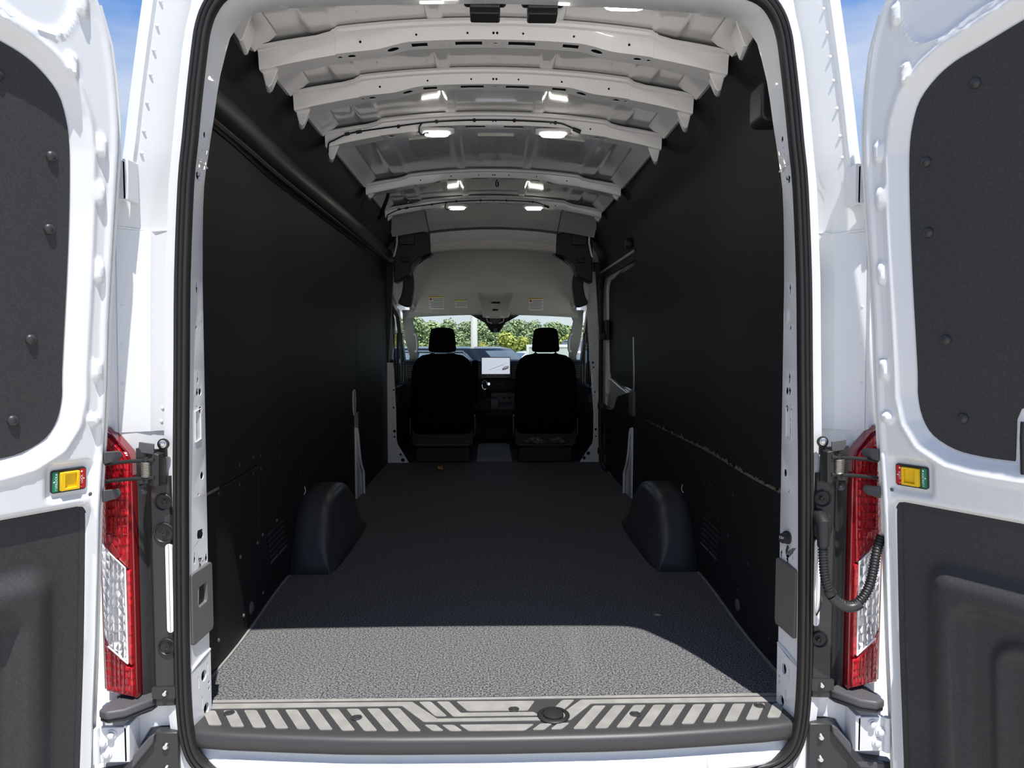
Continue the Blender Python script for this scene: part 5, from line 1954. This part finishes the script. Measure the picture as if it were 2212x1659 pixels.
# gear console moulded into the dashboard
t = thing('gear_lever', 'gear lever with chrome edged knob beside the driver seat', 'gear lever', (-.09, 5.3, .4))
m = MB()
m.loft([[(-.13, 5.26, .36), (-.02, 5.26, .36), (-.02, 5.48, .36), (-.13, 5.48, .36)], [(-.125, 5.30, .47), (-.025, 5.30, .47), (-.02, 5.50, .55), (-.13, 5.50, .55)]])
obj('gear_console', m, 'dash_gloss', ds, bevel=.012)
m = MB()
m.tube([(-.085, 5.35, .50), (-.085, 5.33, .56)], .013, 10)
obj('stem', m, 'plastic_dark', t)
m = MB()
m.lathe([(.012, -.03), (.022, -.015), (.027, .02), (.025, .05), (.012, .065), (.002, .067)], (-.085, 5.325, .59), (0, -.25, 1), 16)
kb = obj('knob', m, 'plastic_black', t)
m = MB()
m.tube([(-.085 + .024 * math.cos(a), 5.30 - .004 * abs(math.sin(a)), .612 + .042 * math.sin(a)) for a in [math.radians(k * 15) for k in range(25)]], .0035, 6)
obj('knob_ring', m, 'chrome', kb)
m = MB()
m.rbox(-.03, .05, 5.25, 5.45, .36, .48, .02, 'X')
obj('tray_side', m, 'plastic_dark', ds, bevel=.01)
# steering wheel in front of the driver seat
t = thing('steering_wheel', 'black steering wheel hidden behind the driver seat', 'steering wheel', (-.43, 5.1, .65))
ctr = Vector((-.43, 5.12, .66))
m = MB()
m.tube([ctr + Vector((.19 * math.cos(a), .19 * math.sin(a) * .45, .19 * math.sin(a) * .89)) for a in [2 * math.pi * k / 32 for k in range(33)]], .015, 8)
obj('rim', m, 'plastic_black', t)
m = MB()
m.lathe([(.07, 0), (.07, .03), (.05, .05), (.02, .10), (.03, .35)], ctr, (0, .89, -.45), 16)
obj('hub', m, 'plastic_black', t)
for a in (0, math.pi, 1.5 * math.pi):
    m = MB()
    m.tube([ctr, ctr + Vector((.185 * math.cos(a), .185 * math.sin(a) * .45, .185 * math.sin(a) * .89))], .014, 8)
    obj('spoke', m, 'plastic_black', t)

# ================================================================== sun visors, console, mirror mount
def visor(xs, label, stickers):
    t = thing('sun_visor', label, 'sun visor', (sum(xs) / 2, 5.15, 1.3), 'sun visors above the windscreen')
    s = -1 if sum(xs) < 0 else 1
    xi, xo = min(abs(xs[0]), abs(xs[1])), max(abs(xs[0]), abs(xs[1]))
    F = lambda u, v, w_: (s * u, 5.10 + w_ + (1.50 - v) * .55, v)
    m = MB()
    out = [(xi + .005, 1.30), (xi + .012, 1.45), (xi + .035, 1.500), (xo - .10, 1.505), (xo - .055, 1.48), (xo, 1.33), (xo - .02, 1.305)]
    m.prism([(p.x, p.y) for p in smooth_path([(a_, b_, 0) for a_, b_ in out], 3, True)], -.012, .012, F)
    v = obj('visor_pad', m, 'headliner', t, bevel=.006, seg=3)
    for u0, u1, v0, v1, hd_ in stickers:
        m = MB()
        m.prism([(u0, v0), (u1, v0), (u1, v1), (u0, v1)], -.0135, -.0118, F)
        sh_ = obj('label_sheet', m, 'sticker', t)
        m = MB()
        m.prism([(u0, v1 - .010), (u1, v1 - .010), (u1, v1), (u0, v1)], -.0145, -.0133, F)
        obj('label_band', m, 'sticker_yellow', t)
        if hd_:
            m = MB()
            cxs = u0 + .018 if s > 0 else u1 - .018
            m.prism([(cxs + .010 * math.cos(k * math.pi / 6), v1 - .026 + .010 * math.sin(k * math.pi / 6)) for k in range(12)], -.0145, -.0133, F)
            obj('warning_mark', m, 'red', t)
        nl = 6 if hd_ else 3
        for k in range(nl):
            zz = v1 - .022 - k * ((v1 - v0 - .03) / nl)
            a0 = u0 + .006
            a1 = u1 - .006
            if hd_ and k < 2:
                if s > 0:
                    a0 += .028
                else:
                    a1 -= .028
            m = MB()
            m.prism([(a0, zz - .004), (a1 - .01 * (k % 2), zz - .004), (a1 - .01 * (k % 2), zz), (a0, zz)], -.0145, -.0133, F)
            obj('label_line', m, 'sticker_text', t)
    m = MB()
    m.tube([(s * (xo - .03), 5.19, 1.345), (s * (xo + .02), 5.17, 1.36), (s * (xo + .03), 5.17, 1.40)], .010, 8)
    obj('visor_pivot', m, 'headliner_light', t)
    return t


visor((-.735, -.140), 'grey sun visor with two label stickers above the left of the windscreen', [(.465, .605, 1.335, 1.455, True), (.245, .360, 1.350, 1.425, False)])
visor((.170, .745), 'grey sun visor with one label sticker above the right of the windscreen', [(.335, .470, 1.325, 1.440, True)])
t = thing('overhead_console', 'grey overhead console with reading lights between the sun visors', 'overhead console', (.025, 5.25, 1.3))
m = MB()
m.prism([(p.x, p.y) for p in smooth_path([(-.105, 1.30, 0), (-.092, 1.46, 0), (-.06, 1.49, 0), (.115, 1.49, 0), (.15, 1.46, 0), (.158, 1.30, 0), (.12, 1.262, 0), (-.07, 1.262, 0)], 3, True)], 0, .10, lambda u, v, w_: (u, 5.16 + w_ + (1.5 - v) * .5, v))
obj('console_body', m, 'headliner', t, bevel=.015, seg=3)
F = lambda u, v, w_: (u, 5.158 + w_ + (1.5 - v) * .5, v)
for z, w2, mm in ((1.402, .045, 'plastic_black'), (1.335, .027, 'plastic_black')):
    m = MB()
    m.prism(rrect(.02 - w2, .02 + w2, z - .008, z + .008, .004), -.002, .004, F)
    obj('switch', m, mm, t)
m = MB()
m.prism(rrect(-.025, -.010, 1.397, 1.407, .002), -.003, .004, F)
obj('warning_lamp', m, 'orange', t)
for x in (-.055, .09):
    m = MB()
    m.prism(rrect(x - .022, x + .022, 1.262, 1.276, .005), -.004, .01, F)
    obj('reading_light', m, 'sticker', t)
t = thing('camera_housing', 'black windscreen camera housing hanging below the overhead console', 'camera housing', (.02, 5.5, 1.2))
m = MB()
m.loft([[(-.11, 5.42, 1.272), (.15, 5.42, 1.272), (.15, 5.56, 1.29), (-.11, 5.56, 1.29)], [(-.10, 5.43, 1.245), (.14, 5.43, 1.245), (.14, 5.60, 1.27), (-.10, 5.60, 1.27)], [(-.018, 5.50, 1.125), (.058, 5.50, 1.125), (.058, 5.62, 1.13), (-.018, 5.62, 1.13)]])
obj('housing', m, 'plastic_black', t, bevel=.008)
m = MB()
m.rbox(-.035, .075, 5.405, 5.43, 1.205, 1.262, .012)
obj('bracket', m, 'plastic_dark', t, bevel=.004)
m = MB()
m.rbox(.003, .038, 5.478, 5.51, 1.122, 1.175, .006)
obj('camera_cover', m, 'plastic_step', t, bevel=.003)
for s in (-1, 1):
    m = MB()
    m.tube([(.02 + s * .085, 5.42, 1.26), (.02 + s * .075, 5.41, 1.225), (.02 + s * .035, 5.405, 1.21)], .005, 6)
    obj('clip_arm', m, 'headliner_light', t)
for s in (-1, 1):
    m = MB()
    m.add([(.02 + s * .13, 5.56, 1.33), (.02 + s * .30, 5.58, 1.33), (.02 + s * .10, 5.62, 1.22), (.02 + s * .05, 5.62, 1.21)], [(0, 1, 2, 3)])
    o = obj('frit_band', m, 'plastic_black', t)
    o.modifiers.new('thick', 'SOLIDIFY').thickness = .003

# ================================================================== outside, beyond the windscreen
def wheel(root, x, y, r=.34, w=.22):
    m = MB()
    m.lathe([(r * .62, -w / 2), (r * .95, -w / 2), (r, -w / 2 + .03), (r, w / 2 - .03), (r * .95, w / 2), (r * .62, w / 2)], (x, y, r), (0, 1, 0), 24)
    wh = obj('wheel', m, 'tyre', root)
    m = MB()
    m.lathe([(r * .62, -w / 2 + .01), (r * .55, -w / 2 - .005), (r * .2, -w / 2 + .02), (r * .62, w / 2 - .01)], (x, y, r), (0, 1, 0), 20)
    obj('rim', m, 'steel', wh)


def car(name, label, loc, rz, paint, L=4.7, W=1.86, H=1.70, hood=1.25, kind='suv', cat='car'):
    t = thing(name, label, cat, (0, 0, 0), 'cars parked beyond the windscreen')
    hw = W / 2
    belt = .60 * H
    fx, bx = L / 2, -L / 2
    # lower body: side outline swept over the width with a slight tuck at the sides
    side = [(bx, .42), (bx + .02, .30), (bx + .3, .22), (fx - .35, .22), (fx - .05, .30), (fx, .45), (fx - .03, .62), (fx - .25, belt - .16), (fx - hood, belt - .02), (bx + .15, belt), (bx + .02, belt - .2)]
    m = MB()
    m.loft([[(x * k, y, z) for x, z in side] for y, k in ((-hw + .03, .985), (-hw, .995), (-hw + .02, 1), (0, 1.01), (hw - .02, 1), (hw, .995), (hw - .03, .985))])
    obj('body', m, paint, t, sharp=40, bevel=.02)
    # cabin
    if kind == 'pickup':
        base = (-.55, fx - hood + .05)
        top = (-.35, fx - hood - .65)
    else:
        base = (bx + .10, fx - hood + .08)
        top = (bx + .55, fx - hood - .72)
    def gh(z0, z1, inset0, inset1, grow=0):
        r = []
        for k in range(6):
            u = k / 5
            z = lerp(z0, z1, u)
            e_ = u ** 1.5
            xb, xf = lerp(base[0], top[0], e_), lerp(base[1], top[1], u)
            y = lerp(hw - inset0, hw - inset1, u ** 1.6)
            r.append([(xb, -y * .9, z), (xb + .12, -y, z), (xf - .18, -y, z), (xf, -y * .72, z), (xf + .03, 0, z), (xf, y * .72, z), (xf - .18, y, z), (xb + .12, y, z), (xb, y * .9, z), (xb - .03, 0, z)])
        xb, xf = top[0] + .15, top[1] - .20
        y = (hw - inset1) * .8
        r.append([(xb, -y * .9, z1 + .03), (xb + .12, -y, z1 + .03), (xf - .18, -y, z1 + .03), (xf, -y * .72, z1 + .03), (xf + .03, 0, z1 + .035), (xf, y * .72, z1 + .03), (xf - .18, y, z1 + .03), (xb + .12, y, z1 + .03), (xb, y * .9, z1 + .03), (xb - .03, 0, z1 + .03)])
        return r
    m = MB()
    m.loft(gh(belt - .03, H - .03, .06, .24))
    obj('cabin', m, paint, t, sharp=30)
    # glazing just proud of the cabin
    zb, zt = belt + .03, H - .11
    u0, u1 = (zb - belt + .03) / (H - belt), (zt - belt + .03) / (H - belt)

    def sidept(x, u, s, o=.006):
        return (x, s * (lerp(hw - .06, hw - .24, u ** 1.6) + o), lerp(belt - .03, H - .03, u))

    def xf_(u):
        return lerp(base[1], top[1], u)

    def xb_(u):
        return lerp(base[0], top[0], u ** 1.5)
    for s in (-1, 1):
        mid = lerp(base[0], base[1], .52)
        cells = ((lambda u: xb_(u) + .22, lambda u: mid - .32), (lambda u: mid - .26, lambda u: mid + .30), (lambda u: mid + .38, lambda u: xf_(u) - .26)) if kind != 'pickup' else ((lambda u: xb_(u) + .2, lambda u: mid), (lambda u: mid + .08, lambda u: xf_(u) - .26))
        for a_, b_ in cells:
            m = MB()
            us = [lerp(u0, u1, k / 4) for k in range(5)]
            m.add([sidept(a_(u), u, s) for u in us] + [sidept(b_(u), u, s) for u in us], [(k, k + 1, 5 + k + 1, 5 + k) for k in range(4)])
            obj('side_window', m, 'car_glass', t, sharp=0)
    for fn, nm, off in ((xf_, 'windscreen', .008), (xb_, 'rear_window', -.008)):
        m = MB()
        us = [lerp(u0, u1 + .06, k / 4) for k in range(5)]
        vs_ = []
        for u in us:
            y = lerp(hw - .06, hw - .24, u ** 1.6)
            x = fn(u)
            z = lerp(belt - .03, H - .03, u)
            vs_ += [(x + off, -y * .70, z), (x + off * 1.5 + (.03 if off > 0 else -.03), 0, z), (x + off, y * .70, z)]
        m.add(vs_, [(k * 3 + j, k * 3 + j + 1, k * 3 + j + 4, k * 3 + j + 3) for k in range(4) for j in range(2)])
        obj(nm, m, 'car_glass', t, sharp=0)
    for s in (-1, 1):
        m = MB()
        m.tube([sidept(xb_(u0) + .16, u0, s, .012), sidept(xb_(u1) + .22, u1 + .05, s, .012), sidept(xf_(u1) - .34, u1 + .05, s, .012), sidept(xf_(u0) - .18, u0, s, .012)], .014, 6)
        obj('window_trim', m, 'steel', t)
    for x in (bx + .85, fx - .90):
        for y in (-hw + .10, hw - .10):
            wheel(t, x, y)
    for y in (-hw + .25, hw - .25):
        m = MB()
        m.rbox(fx - .12, fx + .0, y - .2, y + .2, .62, .74, .02, 'X')
        obj('headlamp', m, 'chrome', t)
        m = MB()
        m.rbox(bx - .01, bx + .08, y - .16, y + .16, .70, .86, .02, 'X')
        obj('rear_lamp', m, 'red', t)
    if kind == 'van':
        for s in (-1, 1):
            m = MB()
            m.tube([(top[0] + .1, s * (hw - .26), H + .02), (top[0] + .3, s * (hw - .25), H + .045), (top[1] - .4, s * (hw - .25), H + .045), (top[1] - .2, s * (hw - .26), H + .02)], .018, 6)
            obj('roof_rail', m, 'car_grey', t)
    t.location = loc
    t.rotation_euler = (0, 0, rz)
    return t


GZ = -.72
car('parked_suv', 'black estate car with silver window frames parked right in front of the van', (-.30, 11.3, GZ), math.radians(-30), 'car_black', L=4.7, H=1.69, hood=1.20)
car('parked_car', 'white car roof seen just right of the black car', (1.5, 25.5, GZ), math.radians(200), 'car_white', L=4.6, H=1.50, hood=1.15)
car('parked_car', 'white car showing behind the left seat headrest', (-5.6, 26.0, GZ), math.radians(10), 'car_white', L=4.6, H=1.50, hood=1.15)
car('parked_pickup', 'dark grey pickup cab seen at the right edge of the windscreen', (3.9, 32.0, GZ), math.radians(-50), 'car_grey', L=5.4, H=1.95, hood=1.35, kind='pickup', cat='pickup')
car('parked_car', 'light car outside the left cab window', (-6.6, 13.5, GZ), math.radians(-70), 'car_white', L=4.6, H=1.5)
car('parked_car', 'light car outside the right cab window', (5.6, 13.0, GZ), math.radians(-110), 'car_white', L=4.6, H=1.5)

t = thing('sign_board', 'white framed board standing behind the right headrest', 'sign board', (1.68, 20.0, GZ))
m = MB()
for x in (1.04, 2.32):
    m2 = MB()
    m2.tube([(x, 20.0, GZ), (x, 20.0, 1.0)], .04, 8)
    obj('post', m2, 'car_white', t)
for z in (.30, .94):
    m2 = MB()
    m2.box(1.00, 2.36, 19.97, 20.03, z, z + .07)
    obj('frame_bar', m2, 'car_white', t)
m.box(1.06, 2.30, 19.99, 20.01, .36, .95)
obj('panel', m, 'sign_panel', t)

t = thing('light_pole', 'thick pale light pole rising beyond the parked cars', 'light pole', (-.60, 22.5, GZ))
m = MB()
m.tube([(-.60, 22.5, GZ), (-.60, 22.5, 3.0), (-.60, 22.5, 7.5)], .11, 14, rf=lambda i: (.115, .108, .09)[i])
obj('pole', m, 'pole', t)
m = MB()
m.lathe([(.16, 0), (.16, .5), (.12, .55)], (-.60, 22.5, GZ), (0, 0, 1), 14)
obj('pole_base', m, 'pole', t)
m = MB()
m.rbox(-1.4, .2, 22.38, 22.62, 7.5, 7.62, .04)
obj('lamp_head', m, 'pole', t)


# ---- trees and shrubs
def crown(seed, n_blobs, n_leaf, rx, rz, lo, leaf):
    rnd = random.Random(seed)
    blobs = []
    for k in range(n_blobs):
        a = rnd.uniform(0, 2 * math.pi)
        rr = rnd.uniform(0, .62)
        h_ = rnd.uniform(0, 1)
        blobs.append((Vector((rr * rx * math.cos(a) * (1 - .45 * h_), rr * rx * math.sin(a) * (1 - .45 * h_), lo + (rz - lo) * (.15 + .70 * h_))), rnd.uniform(.34, .52) * rx * (1 - .3 * h_)))
    m = MB()
    for k in range(n_leaf):
        c, r = blobs[k % n_blobs]
        d_ = Vector((rnd.gauss(0, 1), rnd.gauss(0, 1), rnd.gauss(0, 1))).normalized()
        p = c + d_ * r * rnd.uniform(.72, 1.06)
        q = (d_ + Vector((rnd.uniform(-.7, .7), rnd.uniform(-.7, .7), rnd.uniform(-.3, .9)))).normalized()
        u = q.orthogonal().normalized()
        u.rotate(Matrix.Rotation(rnd.uniform(0, 6.28), 3, q))
        v = q.cross(u)
        s1, s2 = leaf * rnd.uniform(.6, 1.3), leaf * rnd.uniform(.6, 1.2)
        m.add([p - u * s1, p - v * s2 + q * .05, p + u * s1, p + v * s2], [(0, 1, 2, 3)])
    return m.mesh('foliage')


def make_tree(name, label, seed, mat_, rx, rz, lo, n_blobs=11, n_leaf=2200, leaf=.22, cat='tree', group='trees beyond the car park'):
    t = thing(name, label, cat, (0, 0, 0), group)
    obj('foliage', crown(seed, n_blobs, n_leaf, rx, rz, lo, leaf), mat_, t, smooth=False)
    m = MB()
    rr = .05 * rx
    m.tube([(0, 0, 0), (.05 * rx, 0, lo), (0, 0, lo + (rz - lo) * .6)], rr, 7, rf=lambda i: (rr, rr * .8, rr * .3)[i])
    obj('trunk', m, 'bark', t)
    return t


protos = [make_tree('broadleaf_tree', '', 11, 'leaf_deep', 3.4, 6.0, .4, 20, 4200, .19), make_tree('broadleaf_tree', '', 12, 'leaf_mid', 3.2, 6.0, .4, 20, 4200, .19), make_tree('broadleaf_tree', '', 13, 'leaf_deep', 3.8, 6.0, .3, 22, 4600, .19)]
spots = [(-16.5, 118, .92, 1, 'at the far left edge of the windscreen'), (-13.2, 124, 1.14, 0, 'just left of the left headrest'), (-10.2, 120, 1.16, 1, 'rising behind the left headrest'), (-7.2, 122, 1.00, 2, 'left headrest to pole'),
         (-4.2, 118, 1.02, 0, 'directly behind the light pole on the left'), (-1.5, 122, 1.00, 2, 'just right of the light pole'), (1.3, 119, .92, 1, 'under the camera housing'), (4.0, 123, 1.02, 0, 'right of the camera housing'),
         (6.8, 119, 1.04, 2, 'left of the right headrest'), (9.6, 122, .96, 0, 'rising behind the right headrest'), (12.6, 118, 1.00, 1, 'just right of the right headrest'), (15.6, 121, 1.02, 2, 'at the far right edge of the windscreen'),
         (-20.5, 119, .95, 0, 'beyond the left windscreen pillar'), (19.0, 120, 1.0, 1, 'beyond the right windscreen pillar')]
used = set()
for x, y, k, pi, wh in spots:
    lb = ('pale ' if pi == 1 else 'dark ' if pi == 0 else 'broad ') + 'far green tree ' + wh
    if pi not in used:
        used.add(pi)
        o = protos[pi]
        o['label'] = lb
        o.location = (x, y, GZ)
    else:
        o = copy_tree(protos[pi], (x, y, GZ), lb, rz=random.uniform(0, 6))
    o.scale = (k, k, k * .93)
    o.location[1] = y - 7 if spots.index((x, y, k, pi, wh)) % 2 else y + 7
shr = make_tree('shrub', '', 21, 'leaf_bright', 1.5, 2.1, .1, 7, 900, .14, 'shrub', 'yellow green shrubs before the tree line')
sh = [(-11.2, 78, 1.0, 'below the trees left of the left headrest'), (-8.4, 80, .95, 'behind the left headrest'), (-4.4, 79, .8, 'left of the light pole'), (-1.0, 76, .9, 'right of the light pole'), (1.3, 74, 1.35, 'below the camera housing'), (3.0, 70, 1.1, 'right of the camera housing'),
      (5.4, 68, 1.35, 'large and bright, left of the right headrest'), (7.6, 72, 1.2, 'behind the right headrest'), (10.6, 74, 1.6, 'tall, right of the right headrest'), (13.4, 78, 1.2, 'at the right edge of the windscreen'), (-14.2, 80, 1.1, 'at the left edge of the windscreen')]
for i, (x, y, k, wh) in enumerate(sh):
    lb = 'yellow green shrub before the tree line, ' + wh
    if i == 0:
        o = shr
        o['label'] = lb
        o.location = (x, y, GZ)
    else:
        o = copy_tree(shr, (x, y, GZ), lb, rz=i * 1.3)
    o.scale = (k, k, k)
